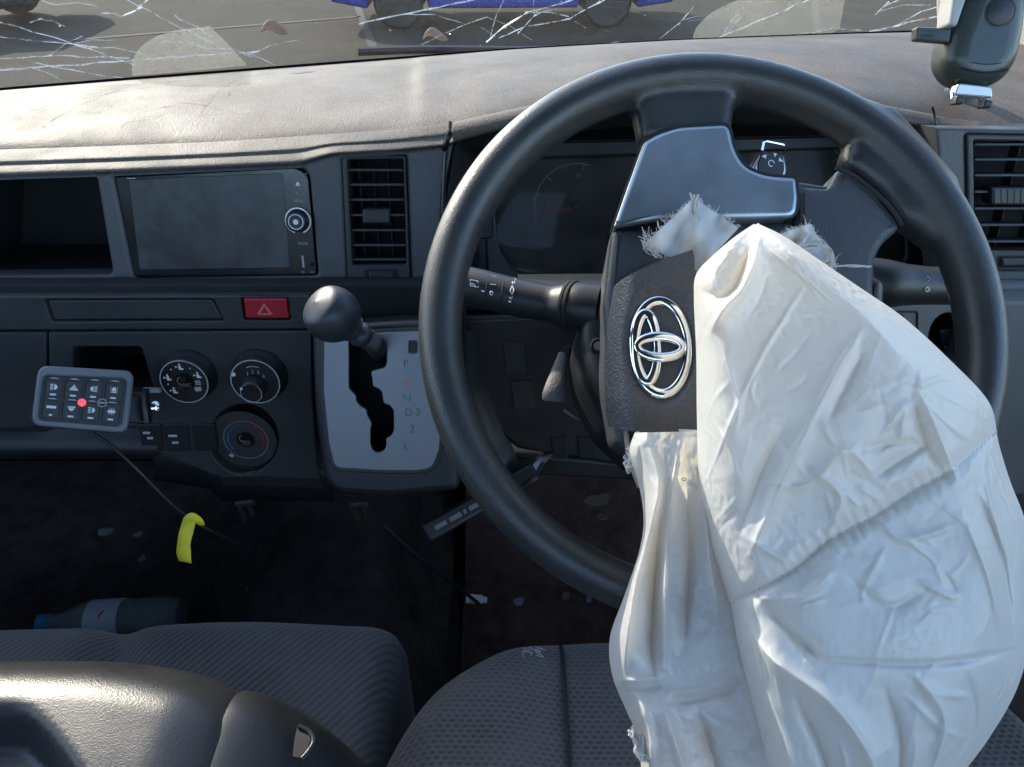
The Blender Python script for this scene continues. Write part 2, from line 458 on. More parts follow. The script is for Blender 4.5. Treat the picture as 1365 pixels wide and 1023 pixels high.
# ---------------------------------------------------------------- setting: road, cabin shell
Z = lambda z: CAM_H + z           # heights below are given relative to the eye
mb = MB(); mb.grid(lambda u, v: Vector(((u - .5) * 600, -60 + v * 500, 0)), 30, 30)
tag(mb.build('road', M['ground'], loc=(0, 0, 0)), 'weathered grey asphalt yard outside the windscreen', 'road', kind='structure')
XL, XR = -1.12, .66               # inner faces of the two cab sides
FLOOR = -1.02
mb = MB(); mb.box((-.23, .25, Z(FLOOR) - .03), XR - XL + .1, 2.5, .06, .004)
tag(mb.build('cabin_floor', M['carpet']), 'black carpeted cab floor', 'floor', kind='structure')
mb = MB()                         # engine tunnel hump between the footwells
def tunnel(u, v):
    x = -.62 + u * .52; y = .15 + v * 1.0
    h = .20 * (1 / (1 + math.exp(-(x + .40) * 40))) * (1 / (1 + math.exp((x + .14) * 38))) * (.8 + .25 * v)
    return Vector((x, y, Z(FLOOR) + .004 + h + .004 * math.sin(x * 31 + y * 17)))
mb.grid(tunnel, 40, 40)
tag(mb.build('engine_tunnel', M['carpet']), 'carpeted hump of the floor between the seats', 'floor', kind='structure')
mb = MB(); mb.grid(lambda u, v: Vector((-.08 + u * .62, .45 + v * .72, Z(FLOOR) + .012 + .006 * math.sin(u * 9 + v * 13) + max(0, v - .55) * .75)), 24, 24)
tag(mb.build('floor_mat', M['mat_floor']), 'dirty dark brown rubber mat in the driver footwell', 'floor mat')
mb = MB(); mb.box((-.23, 1.20, Z(-.72)), XR - XL + .1, .05, .80, .004)
tag(mb.build('cabin_firewall', M['deep']), 'dark firewall at the front of the footwells', 'wall', kind='structure')
# roof and sides: they shade the cabin; windows are open frames with glass
mb = MB(); mb.box((-.23, -.27, Z(.50)), XR - XL + .16, 1.46, .05, .02)
tag(mb.build('cabin_roof', M['shell']), 'roof lining of the cab', 'roof', kind='structure')
mb = MB(); mb.box((-.23, -1.02, Z(-.62)), XR - XL + .16, .04, 1.1, .01)  # added out of view to cut the light coming from behind
tag(mb.build('back_light_blocker', M['blocker_dark']), 'unseen dark half wall added behind the seats to block light', 'wall', kind='structure')
def door(x, name, s):
    pl = Plane((x, 0, CAM_H), (-s, 0, 0), (0, 1, 0) if s < 0 else (0, -1, 0))
    k = 1 if s < 0 else -1
    q = lambda y, z: (k * y, z)
    outer = [q(1.22, FLOOR - .3), q(1.22, -.20), q(.44, .49), q(-1.25, .49), q(-1.25, FLOOR - .3)]
    hole = rounded([q(.95, -.17), q(.40, .36), q(-.55, .36), q(-.55, -.17)], .06) if s < 0 else rounded([q(.98, -.20), q(.46, .40), q(-1.15, .42), q(-1.15, -.95), q(.10, -.95), q(.30, -.30)], .06)
    m_ = MB(); m_.plate(pl, outer, [hole], -.06, 0, .01)
    o = m_.build(name, M['door_grey']); return o
tag(door(XL, 'cabin_wall_left', -1), 'left cab side with its window opening', 'wall', kind='structure')
tag(door(XR + .02, 'cabin_wall_right', 1), 'pale grey right cab side beside the dashboard', 'wall', kind='structure')
# ---------------------------------------------------------------- dashboard
F = tilt(at(290, 300, .735), 14)          # upper fascia face
LO = tilt(at(250, 470, .752), 7)          # heater panel face
dash = thing('dashboard', at(300, 640, .76), 'long dark grey van dashboard with a dusty sunlit top pad', 'dashboard')
# top pad: from the windscreen foot to the seam above the fascia
def interp(poly, x):
    for (x0, y0), (x1, y1) in zip(poly, poly[1:]):
        if x <= x1: return y0 + (y1 - y0) * max(0, (x - x0)) / (x1 - x0)
    return poly[-1][1]
base_px = [(-260, 152), (0, 119), (160, 106), (330, 93), (500, 80), (680, 66), (900, 54), (1100, 46), (1250, 41), (1500, 34)]
seam_px = [(-260, 208), (0, 197), (150, 192), (300, 186), (430, 177), (520, 171), (600, 163), (650, 152), (700, 141), (800, 124), (930, 116), (1060, 122), (1150, 134), (1245, 152), (1300, 160), (1500, 172)]
def zdash(x): return -.236 + .030 * (max(0, min(1, (x + 100) / 1400)))
def base_pt(x): return atz(x, interp(base_px, x), zdash(x))
def seam_pt(x):
    y = interp(seam_px, x)
    k = max(0, min(1, (x - 380) / 260)) * max(0, min(1, (1420 - x) / 200)); k = k * k * (3 - 2 * k)
    return F.hit(x, y, -.036 + .022 * k)
NX = 150
xs = [-260 + i * 1760 / NX for i in range(NX + 1)]
mb = MB(); rows = []
NV = 14
for j in range(NV + 1):
    v = j / NV; row = []
    for x in xs:
        a, b = seam_pt(x), base_pt(x + (x - 682) * .0)
        p = a.lerp(b, v)
        crown = .010 * math.sin(math.pi * v)
        p.z += crown * (1 if x < 560 or x > 1260 else 1.4)
        if v == 0: p.z -= .004
        row.append(p)
    rows.append(row)
rows.insert(0, [p + Vector((0, .004, -.010)) for p in rows[0]])
mb.rings(rows, closed=False)
for f_i in range(len(mb.f)): mb.f[f_i] = mb.f[f_i]
tp = mb.build('top_pad', M['pad'], dash, 60)
mod(tp, 'SUBSURF', levels=1, render_levels=1)
# front roll: the padded lip between the seam and the fascia openings
low_px = [(-260, 246), (0, 236), (150, 231), (400, 220), (440, 207), (520, 203), (590, 196), (604, 192)]
def roll(x0, x1, lowp, name, n=60):
    mbr = MB(); xx = [x0 + (x1 - x0) * i / n for i in range(n + 1)]; rr = []
    for x in xx:
        ys, yl = interp(seam_px, x) + 1.5, interp(lowp, x)
        k_ = max(0, min(1, (x - 380) / 260)) * max(0, min(1, (1420 - x) / 200)); k_ = 1 - .6 * k_ * k_ * (3 - 2 * k_); a = F.hit(x, ys, -.038 * k_); d = F.hit(x, yl, .001); g_ = lambda f_, h_: F.hit(x, ys + (yl - ys) * f_, h_)
        col = [a + Vector((0, .006, -.008)), a, g_(.05, -.034 * k_), g_(.22, -.024 * k_), g_(.42, -.0125 * k_), g_(.50, -.0110 * k_), g_(.56, -.0122 * k_), g_(.62, -.0085 * k_), g_(.78, -.0010), g_(.90, .0028), d, d - F.n * .012]
        rr.append(col)
    rr = [list(c) for c in zip(*rr)]
    mbr.rings(rr, closed=False)
    o = mbr.build(name, M['pad'], dash, 80); mod(o, 'SUBSURF', levels=1, render_levels=2); return o
roll(-260, 604, low_px, 'front_roll')
low_r = [(1244, 178), (1300, 178), (1500, 182)]
roll(1247, 1500, low_r, 'front_roll', 16)
# upper fascia with openings
ftop = [(x, interp(low_px, x) - 1) for x in (-240, 0, 150, 400, 440, 520, 588)]
cubby_l = [(-110, 243), (128, 235, 8), (150, 366, 8), (-110, 369)]
radio_l = [(150, 234, 5), (396, 221, 12), (412, 232, 10), (424, 368, 6), (178, 372, 8)]
vent_l = [(456, 209, 4), (541, 207, 4), (548, 386, 5), (464, 389, 5)]
mb = MB()
mb.plate(F, F.L(ftop + [(604, 192), (592, 250), (588, 330), (590, 400), (-240, 398)]), [F.L(cubby_l, 0), F.L(radio_l, 0), F.L(vent_l, 0)], -.03, 0, .0035, 3, back=False)
mb.build('fascia', M['fascia'], dash)
# cubby box: floor, back and sides behind the left opening
mb = MB()
fr = F.L(offset([p[:2] for p in cubby_l], 3)); bk = [(u * .99, v) for u, v in fr]
mb.rings([[F.P(u, v, -.026) for u, v in fr], [F.P(u, v * .98 + .002, -.17) for u, v in bk]], True, False, True)
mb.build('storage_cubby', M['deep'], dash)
# rounded bar below the openings
mb = MB(); rr = []
for x in [-240 + 680 * i / 40 for i in range(41)]:
    sq = min(1, max(0, (438 - x) / 10)) ** .5
    c = [(371, -.004), (373.5, .0035), (379, .0062), (386, .0052), (392, .001), (396, -.006), (398, -.02)]
    rr.append([F.hit(x, yy, h * (sq if h > 0 else 1)) for yy, h in c])
mb.rings([list(c) for c in zip(*rr)], closed=False)
mb.build('trim_bar', M['fascia'], dash, 80)
# vents
def vent(pl, frame, inner, slat_ys, xl, xr, knob, wheel_px, depth=.05):
    v = MB(); v.plate(pl, pl.L(frame, 0), [pl.L(inner, 3)], -.02, .0022, .0015)
    vo = v.build('air_vent', M['fascia_low'], dash)
    b = MB(); f0 = pl.L(offset(inner, 2)); b.rings([[pl.P(u, w_, -.001) for u, w_ in f0], [pl.P(u, w_, -depth) for u, w_ in f0]], True, False, True)
    b.build('vent_duct', M['deep'], vo)
    for y in slat_ys:
        s_ = MB(); p0 = pl.hit(xl(y), y, -.004); p1 = pl.hit(xr(y), y, -.004)
        ln = (p1 - p0).length
        s_.box((p0 + p1) / 2 - Vector((0, -.006, .001)), ln, .017, .0022, .0009, (1, 0, 0), Vector((0, .97, -.24)))
        s_.build('slat', M['fascia_low'], vo)
    nx = 4
    for i in range(1, nx):
        yv = (slat_ys[0] + slat_ys[-1]) / 2
        x = xl(yv) + (xr(yv) - xl(yv)) * i / nx
        s_ = MB(); a = pl.hit(x, slat_ys[0] - 8, -.024); c = pl.hit(x, slat_ys[-1] + 6, -.024)
        s_.box((a + c) / 2, .0018, (a - c).length, .014, .0004, (1, 0, 0), (a - c).normalized()); s_.build('vane', M['deep'], vo)
    k = MB(); kx0, ky0, kx1, ky1 = knob
    k.plate(pl, pl.L([(kx0, ky0), (kx1, ky0), (kx1, ky1), (kx0, ky1)], 4, .004), (), -.012, .004, .002)
    ko = k.build('vent_knob', M['black'], vo)
    g = MB()
    for i in range(9):
        x = kx0 + 4 + (kx1 - kx0 - 8) * i / 8
        a = pl.hit(x, ky0 + 3, .0042); c = pl.hit(x, ky1 - 3, .0042)
        g.tube([a, c], .0004, 4)
    g.build('knob_grip', M['fascia_low'], ko)
    x0, y0, x1, y1 = wheel_px
    t_ = MB(); t_.plate(pl, pl.L([(x0 - 5, y0 - 2), (x1 + 5, y0 - 2), (x1 + 5, y1 + 2), (x0 - 5, y1 + 2)], 2, .0022), (), .001, .0026, .0006)
    t_.build('thumb_wheel_recess', M['deep'], vo)
    t_ = MB()
    t_.plate(pl, pl.L([(x0, y0), (x1, y0), (x1, y1), (x0, y1)], 3, .004), (), .001, .0055, .0025, 3)
    t_.build('thumb_wheel', M['black'], vo)
    return vo
vi = [(463, 213), (538, 212), (542, 352), (470, 353)]
vent(F, [(456.5, 209.5, 4), (540.5, 207.5, 4), (547.5, 385.5, 5), (464.5, 388.5, 5)], vi, [227, 246.5, 266.5, 287, 307, 327, 346],
     lambda y: 463 + (y - 213) * .05, lambda y: 538.5 + (y - 213) * .026, (483, 278, 520, 299), (491, 361, 526, 373))
# right fascia piece with its vent
RF = tilt(at(1330, 280, .70), 12)
mb = MB(); mb.plate(RF, RF.L([(1248, 170), (1520, 176), (1520, 396), (1268, 392), (1262, 330)]), [RF.L([(1287, 179, 4), (1470, 182, 4), (1474, 362, 5), (1290, 360, 5)])], -.05, 0, .003, 3, back=False)
mb.build('fascia', M['fascia'], dash)
vent(RF, [(1287.5, 179.5, 4), (1469.5, 182.5, 4), (1473.5, 361.5, 5), (1290.5, 359.5, 5)], [(1296, 187), (1460, 190), (1464, 335), (1298, 333)],
     [193, 213, 234, 256, 278, 300, 322], lambda y: 1297, lambda y: 1462, (1322, 250, 1400, 274), (1334, 343, 1420, 356))
mb = MB(); rr = []
for x in (1262, 1300, 1350, 1420, 1520):
    rr.append([RF.hit(x, yy, h) for yy, h in [(372, -.002), (375, .006), (383, .013), (394, .013), (402, .008), (407, -.01)]])
mb.rings([list(c) for c in zip(*rr)], closed=False); mb.build('trim_bar', M['low_grey'], dash, 80)
# lower dashboard: strip, heater panel, glove panel, with real gaps between them
BK = MB(); BK.plate(LO, LO.L([(-240, 385), (620, 385), (620, 640), (300, 636), (210, 600), (-240, 596)]), [LO.L([(99, 464), (188, 464), (206, 522), (99, 522)]), LO.L(ellipse(325, 586, 41, 41, 20))], -.03, -.010, .002, back=False)
BK.build('backing_panel', M['deep'], dash)
mb = MB(); haz = [(321, 396), (383, 396), (387, 427), (325, 427)]; coin = [(60, 400, 4), (284, 399, 4), (298, 428, 3), (69, 429, 3)]
mb.plate(LO, LO.L([(-240, 396), (412, 394), (415, 439), (-240, 441)]), [LO.L(haz, 3), LO.L(coin)], -.02, 0, .0018)
mb.build('upper_strip', M['fascia_low'], dash)
mb = MB(); mb.plate(LO, LO.L([(62, 401.5, 4), (282, 400.5, 4), (296, 426.5, 3), (71, 427.5, 3)]), (), -.02, -.0015, .0016)
mb.build('tray_lid', M['fascia_low'], dash)
mb = MB(); mb.plate(LO, LO.L([(324, 398.5), (381.5, 398.5), (385, 425), (327.5, 425)], 3, .002), (), -.015, .002, .0018)
hb = mb.build('hazard_button', M['red_btn'], dash)
mb = MB(); tri = [(352, 404), (364, 420), (342, 420)]; tri2 = [(352.6, 409.5), (358.5, 418), (347, 418)]
mb.plate(LO, LO.L(tri, 1, .0022), [LO.L(tri2, .5, .0022)], .0018, .0024, .0002); mb.build('hazard_triangle', paint('faded_red_print', (.62, .16, .16)), hb)
mb = MB(); mb.plate(LO, LO.L([(64.5, 443), (414, 441), (416, 520), (424, 640), (284, 634), (208, 603), (180, 570), (66, 566)]),
                    [LO.L([(98, 463, 5), (188, 463, 5), (206, 523, 4), (99, 523, 4)]), LO.L(ellipse(325, 586, 46, 47, 28))], -.03, 0, .002, back=False)
hp = mb.build('heater_panel', M['fascia_low'], dash)
mb = MB(); mb.plate(LO, LO.L([(-240, 444), (61.5, 443), (63, 566), (40, 571), (-240, 575)]), (), -.03, 0, .002); mb.build('glove_panel', M['fascia_low'], dash)
mb = MB(); f0 = LO.L([(97, 462), (189, 462), (207, 524), (97, 524)])
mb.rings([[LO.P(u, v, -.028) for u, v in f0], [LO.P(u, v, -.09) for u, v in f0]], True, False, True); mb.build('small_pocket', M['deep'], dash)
# recessed bowl for the temperature dial
mb = MB(); c3 = LO.hit(325, 586, -.002); mb.lathe(c3, LO.n, [(.0352, .000), (.0335, -.006), (.031, -.016), (.0, -.0165)], 36); mb.build('dial_bowl', M['fascia_low'], dash)
# shelf lip under the glove panel and the underside
mb = MB(); rr = []
for x in [-240 + 450 * i / 20 for i in range(21)]:
    rr.append([LO.hit(x, 566 + (6 if x < 60 else 0), -.012), LO.hit(x, 585, -.005), LO.hit(x, 597, .004), LO.hit(x, 607, .002), LO.hit(x, 612, -.02), LO.hit(x, 612, -.25)])
mb.rings([list(c) for c in zip(*rr)], closed=False); mb.build('lower_shelf', M['black'], dash, 70)
mb = MB(); rr = []
for x in [205 + 240 * i / 16 for i in range(17)]:
    y0 = 606 + (x - 205) * .16 if x < 290 else 634
    rr.append([LO.hit(x, y0 - 6, -.01), LO.hit(x, y0 + 6, -.006), LO.hit(x, y0 + 22, -.018), LO.hit(x, y0 + 30, -.05), LO.hit(x, y0 + 34, -.25)])
mb.rings([list(c) for c in zip(*rr)], closed=False); mb.build('lower_edge', M['black'], dash, 70)
# heater dials
def arc_marks(m_, pl, c, r, a0, a1, wd, h, n=20):
    vs = []; fs = []
    for i in range(n + 1):
        a = R(a0 + (a1 - a0) * i / n)
        for q in (r - wd / 2, r + wd / 2):
            vs.append(pl.P(c[0] + q * math.sin(a), c[1] + q * math.cos(a), h))
    for i in range(n): fs.append((2 * i, 2 * i + 2, 2 * i + 3, 2 * i + 1))
    m_.add(vs, fs)
def dial(px, py, rad, hgt, kind):
    u, v = LO.uv(px, py); o_ = LO.P(u, v, 0 if kind != 3 else -.016)
    d_ = MB(); h = hgt
    d_.lathe(o_, LO.n, [(rad * 1.17, 0), (rad * 1.16, .003), (rad * 1.07, .0055), (rad * 1.03, h - .003), (rad, h - .0006), (rad * .965, h), (rad * .95, h - .0012), (0, h - .0012)], 44)
    do = d_.build('heater_dial', M['black'], dash)
    pl = Plane(LO.P(u, v, (0 if kind != 3 else -.016) + h - .0008), LO.n, (1, 0, 0))
    e = MB(); arc_marks(e, pl, (0, 0), rad * .985, 0, 360, rad * .045, .0010, 60); e.build('dial_rim', M['dim_print'] if kind == 3 else M['grey_print'], do)
    if kind == 1:
        for a in (-130, -75, -5, 65):       # little seated figure with an arrow
            cx, cy = rad * .68 * math.sin(R(a)), rad * .68 * math.cos(R(a))
            e = MB(); sgn = -1 if a < 0 else 1
            e.plate(pl, ellipse(cx, cy + .0030, .0010, .0010, 10), (), 0, .0005, .0001)
            e.plate(pl, [(cx - .0012, cy + .0016), (cx + .0012, cy + .0016), (cx + .0015, cy - .0012), (cx + .0034, cy - .0014), (cx + .0034, cy - .0028), (cx - .0010, cy - .0028)], (), 0, .0005, .0001)
            e.plate(pl, [(cx - .0042, cy + .0012), (cx - .0020, cy + .0001), (cx - .0042, cy - .0010)], (), 0, .0005, .0001)
            e.build('airflow_symbol', M['white'], do)
        for a in (-100, -38, 30):
            e = MB(); e.plate(pl, ellipse(rad * .72 * math.sin(R(a)), rad * .72 * math.cos(R(a)), .0007, .0007, 8), (), 0, .0005, .0001); e.build('dot_mark', M['white'], do)
        e = MB(); cx, cy = rad * .62 * math.sin(R(125)), rad * .62 * math.cos(R(125))
        e.plate(pl, [(cx - .0036, cy + .002), (cx + .0036, cy + .0026), (cx + .0028, cy - .0022), (cx - .0028, cy - .0026)], (), 0, .0005, .0001)
        for q in (.0045, .0065, .0085): e.plate(pl, [(cx - .0016, cy + q), (cx + .004, cy + q + .0004), (cx + .004, cy + q + .0014), (cx - .0016, cy + q + .001)], (), 0, .0005, .0001)
        e.build('demist_symbol', M['grey_print'], do)
        e = MB(); e.lathe(pl.P(0, 0, 0), pl.n, [(rad * .40, 0), (rad * .37, .0022), (rad * .2, .0012), (0, .0008)], 28); e.build('dial_centre', M['black_gloss'], do)
        e = MB(); arc_marks(e, pl, (-.001, .002), .0045, 190, 350, .0010, .0028, 10); e.text('A/C', pl, .003, -.0028, .0058, .0028); e.build('lettering', M['dim_print'], do)
    elif kind == 2:
        e = MB(); e.plate(pl, rounded([(-rad * .93, rad * .36), (-rad * .80, rad * .44), (-rad * .74, rad * .30), (-rad * .88, rad * .24)], .0006, 2), (), 0, .0012, .0003); e.build('pointer', M['white'], do)
        e = MB(); arc_marks(e, pl, (0, 0), rad * .70, -22, 22, .0009, .0006)
        for i, (s_, a) in enumerate((('1', -38), ('2', -6), ('3', 26), ('4', 62))):
            e.text(s_, pl, rad * .42 * math.sin(R(a)), rad * .42 * math.cos(R(a)) + .001, .0060, .0006)
        e.build('lettering', M['grey_print'], do)
        e = MB(); e.lathe(pl.P(-rad * .05, -rad * .18, 0), (pl.n + Vector((0, 0, -.12))).normalized(), [(rad * .50, 0), (rad * .47, .010), (rad * .45, .0125), (rad * .41, .0135), (0, .0128)], 36)
        ko = e.build('fan_knob', M['black'], do)
        e = MB(); pk = Plane(pl.P(-rad * .05, -rad * .18, .0138), pl.n, (1, 0, 0)); arc_marks(e, pk, (0, -.0016), rad * .425, 0, 360, .0006, .0, 40); e.build('knob_rim', M['grey_print'], ko)
        e = MB(); e.plate(pk, ellipse(-rad * .36, rad * .14, .0013, .0013, 10), (), -.001, .0006, .0003); e.build('pointer', M['white'], ko)
    else:
        e = MB(); arc_marks(e, pl, (0, 0), rad * .80, -135, -38, rad * .085, .0008); e.build('cold_arc', M['blue_print'], do)
        e = MB(); arc_marks(e, pl, (0, 0), rad * .80, 30, 135, rad * .085, .0008); e.build('warm_arc', M['red_print'], do)
        e = MB()
        for i in range(4): arc_marks(e, pl, (0, 0), rad * .80, -33 + i * 8, -30 + i * 8, rad * .075, .0008, 2)
        e.build('tick_marks', M['blue_print'], do)
        e = MB()
        for i in range(3): arc_marks(e, pl, (0, 0), rad * .80, 3 + i * 8, 6 + i * 8, rad * .075, .0008, 2)
        e.build('tick_marks', M['red_print'], do)
        e = MB(); e.lathe(pl.P(0, 0, 0), pl.n, [(rad * .42, 0), (rad * .39, .0022), (rad * .2, .0012), (0, .0008)], 28); e.build('dial_centre', M['black_gloss'], do)
        e = MB(); arc_marks(e, pl, (-.002, .003), .004, 190, 350, .0010, .0028, 8)
        for q in (-.0015, .001, .0035): e.plate(pl, [(q - .0005, -.0045), (q + .0005, -.0045), (q + .0005, .0002), (q - .0005, .0002)], (), .0024, .0028, .0001)
        e.build('demist_symbol', M['dim_print'], do)
        e = MB(); e.plate(pl, [(-rad * .92, -rad * .82), (-rad * .78, -rad * .95), (-rad * .66, -rad * .86), (-rad * .80, -rad * .72)], (), 0, .001, .0003); e.build('pointer', M['grey_print'], do)
dial(254, 499, .0240, .017, 1)
dial(347, 499, .0245, .017, 2)
dial(327, 588, .0240, .014, 3)
# little rear heater switches with worn marks
for (x0, x1, marks) in ((184, 214, ((190, 576, 10), (196, 583, 8), (199, 595, 9))), (217, 250, ((224, 580, 12), (229, 589, 9)))):
    mb = MB(); mb.plate(LO, LO.L([(x0, 566), (x1, 566), (x1 + 4, 602), (x0 + 6, 602)], 2, .002), (), -.004, .002, .001); so = mb.build('push_switch', M['black'], dash)
    mb = MB()
    for x, y, wd in marks: mb.plate(LO, LO.L([(x, y), (x + wd, y), (x + wd, y + 3), (x, y + 3)], 1, .0024), (), .0018, .0024, .0002)
    mb.build('switch_marks', M['grey_print'], so)
mb = MB(); mb.plate(LO, LO.L([(255, 566), (286, 566), (290, 602), (259, 602)], 2, .002), (), -.004, .0015, .001); mb.build('push_switch', M['black'], dash)
# pull-out cup holder front below the dial
mb = MB(); mb.plate(LO, LO.L([(290, 636), (426, 638), (428, 655), (294, 652)], 2), (), -.05, -.004, .002); mb.build('cup_tray_front', M['black'], dash)

# ---- instrument binnacle
Q = tilt(at(850, 280, .825), 22)
mb = MB()
rim_f = [(606, 190), (650, 178), (720, 160), (820, 144), (930, 138), (1050, 142), (1140, 156), (1246, 172), (1262, 300), (1268, 400), (1100, 420), (800, 420), (592, 412), (590, 300)]
front = [F.hit(x, y, -.002) for x, y in rounded(rim_f, 10, 3)]
rim_b = [(632, 205), (660, 196), (720, 182), (820, 170), (930, 165), (1050, 168), (1130, 178), (1222, 190), (1230, 300), (1234, 380), (1100, 388), (800, 388), (640, 384), (634, 300)]
backp = [Q.hit(x, y, .004) for x, y in rounded(rim_b, 10, 3)]
mb.rings([front, [a.lerp(b, .5) for a, b in zip(front, backp)], backp], True)
mb.build('binnacle_surround', M['black'], dash, 50)
# hood underside lip joining pad and surround
mb = MB(); rr = []
for x in [604 + 642 * i / 40 for i in range(41)]:
    ys = interp(seam_px, x); yl = interp([(604, 191), (650, 179), (720, 161), (820, 145), (930, 139), (1050, 143), (1140, 157), (1246, 173)], x)
    rr.append([F.hit(x, ys + 1, -.016), F.hit(x, ys + 1.2, -.010), F.hit(x, ys + (yl - ys) * .3, -.002), F.hit(x, ys + (yl - ys) * .7, .003), F.hit(x, yl, .001), F.hit(x, yl, -.012)])
mb.rings([list(c) for c in zip(*rr)], closed=False); o = mb.build('binnacle_hood_lip', M['pad'], dash, 80); mod(o, 'SUBSURF', levels=1, render_levels=1)
# black clips in the gaps at both ends of the hood
mb = MB(); mb.tube(catmull([F.hit(600, 163, .004), F.hit(598.5, 178, .010), F.hit(594, 192, .010), F.hit(592, 200, .004)], 4), [.0018] * 4 + [.0030] * 5 + [.0036] * 3 + [.002], 8); mb.build('gap_trim', M['black_gloss'], dash)
mb = MB(); mb.tube(catmull([F.hit(594, 202, .002), F.hit(591, 260, .002), F.hit(589, 372, .002)], 6), .0022, 8); mb.build('gap_trim', M['black_gloss'], dash)
mb = MB(); mb.tube(catmull([F.hit(1243, 143, .002), F.hit(1247, 160, .005), F.hit(1249, 184, .004)], 4), .0012, 6); mb.build('gap_trim', M['black_gloss'], dash)
mb = MB(); mb.plate(F, F.L([(628, 275), (654, 272), (656, 318), (634, 320)], 3, -.05), (), -.062, -.05, .002); mb.build('blank_switch', M['black'], dash)
# ---------------------------------------------------------------- instrument cluster
cl = thing('instrument_cluster', Q.hit(900, 370, .0), 'dark dusty instrument cluster with a small red needle behind the steering wheel', 'instrument cluster')
mb = MB(); mb.plate(Q, Q.L([(628, 196), (1236, 180), (1244, 392), (632, 396)], 6), (), -.03, -.018, .002); mb.build('dial_face', M['black'], cl)
mb = MB(); lens_o = [(640, 190), (1226, 178), (1238, 384), (650, 388)]
lens_i = [(655, 214, 20), (1196, 196, 24), (1210, 356, 24), (800, 368, 10), (690, 364, 26), (664, 335, 18)]
mb.plate(Q, Q.L(lens_o, 8, .006), [Q.L(lens_i, 0, .006)], -.018, .006, .003, 3, back=False); mb.build('cluster_frame', M['black'], cl)
mb = MB(); mb.plate(Q, offset(Q.L(lens_i, 0, .004), .002), (), .0015, .0035, .0005); mb.build('lens', M['lens'], cl)
def gauge(px, py, rad, a0, a1, n, needle, letters):
    u, v = Q.uv(px, py, -.017); pl = Plane(Q.P(u, v, -.017), Q.n, (1, 0, 0))
    e = MB(); arc_marks(e, pl, (0, 0), rad, a0 - 8, a1 + 8, .0011, .0006, 60); g = e.build('gauge', M['grey_print'], cl)
    for i in range(n + 1):
        e = MB()
        a = R(a0 + (a1 - a0) * i / n); L_ = rad * (.84 if i % 2 == 0 else .91)
        e.tube([pl.P(L_ * math.sin(a), L_ * math.cos(a), .0008), pl.P(rad * .97 * math.sin(a), rad * .97 * math.cos(a), .0008)], .0005, 4)
        e.build('tick_mark', M['grey_print'], g)
    for s_, a, q, sz in letters:
        e = MB(); e.text(s_, pl, rad * q * math.sin(R(a)), rad * q * math.cos(R(a)), sz, .001); e.build('lettering', M['grey_print'], g)
    if needle is not None:
        a = R(needle); e = MB()
        e.tube([pl.P(-.10 * rad * math.sin(a), -.10 * rad * math.cos(a), .006), pl.P(rad * .84 * math.sin(a), rad * .84 * math.cos(a), .006)], [.0024, .0014], 6, flat=.5)
        no = e.build('needle', paint('needle_red', (.95, .05, .04)), g)
        e = MB(); e.lathe(pl.P(0, 0, .001), pl.n, [(.006, 0), (.006, .006), (.004, .009), (0, .009)], 20); e.build('needle_cap', M['black'], g)
gauge(768, 276, .047, -100, 10, 4, -102, (('C', -88, .66, .0075), ('H', 4, .72, .0075)))
gauge(925, 285, .075, -120, 120, 12, -120, ())
gauge(1062, 262, .062, -60, 80, 8, None, ())

# ---------------------------------------------------------------- head unit in the dash
hu = thing('car_stereo', F.hit(290, 370, -.004), 'switched off black touchscreen stereo mounted in the middle of the dashboard', 'car stereo')
mb = MB(); mb.plate(F, F.L([(152, 235, 5), (396, 222.5, 12), (411, 233, 10), (422.5, 367.5, 6), (178.5, 371, 8)], 0, -.003), (), -.06, -.003, .0018, 3); mb.build('bezel', M['black_gloss'], hu)
def screen_mat():
    m, t, p = base_mat('dusty_screen'); co = coords(t)
    n1 = noise(t, co, 26, 6, .65); n2 = noise(t, coords(t, (1, 1, 1)), 300, 3)
    c = mixc(t, ramp(t, n1, [(.40, .25), (.62, 1.0)]), (.014, .014, .016), (.056, .056, .058))
    t.links.new(c, p.inputs['Base Color']); t.links.new(ramp(t, n1, [(.3, .28), (.7, .40)]), p.inputs['Roughness'])
    bump(t, p, n2, .05, .0002); return m
M['screen'] = screen_mat()
mb = MB(); mb.plate(F, F.L([(172, 240), (377, 231), (386, 357), (186, 360)], 2, -.0024), (), -.004, -.0024, .0004); so = mb.build('screen', M['screen'], hu)
ku, kv = F.uv(398, 294, -.003); kc = F.P(ku, kv, -.003)
mb = MB(); mb.lathe(kc, F.n, [(.0112, 0), (.0112, .002), (.0102, .009), (.0092, .0105), (.0080, .0108), (.0078, .0100), (0, .0098)], 36); ko = mb.build('volume_knob', M['black'], hu)
kp = Plane(kc + F.n * .0102, F.n, (1, 0, 0))
mb = MB(); arc_marks(mb, kp, (0, 0), .0071, 0, 360, .0010, .0, 36); mb.build('knob_ring', M['white'], ko)
mb = MB(); mb.lathe(kp.P(0, 0, -.001), F.n, [(.0030, 0), (.0026, .0014), (0, .0014)], 20); mb.build('knob_button', M['steel'], ko)
mb = MB(); arc_marks(mb, Plane(kc + F.n * .0012, F.n, (1, 0, 0)), (0, 0), .0122, 200, 520, .0013, .001, 36); mb.build('knob_collar', M['steel'], hu)
pl = Plane(F.P(0, 0, -.0028), F.n, (1, 0, 0))
def up(x, y): return F.uv(x, y, -.0028)
u, v = up(397, 245); mb = MB(); mb.plate(pl, [(u - .0022, v - .001), (u + .0022, v - .001), (u, v + .0022)], (), 0, .0004, .0001); mb.plate(pl, [(u - .0022, v - .0022), (u + .0022, v - .0022), (u + .0022, v - .0015), (u - .0022, v - .0015)], (), 0, .0004, .0001); mb.build('eject_symbol', M['white'], hu)
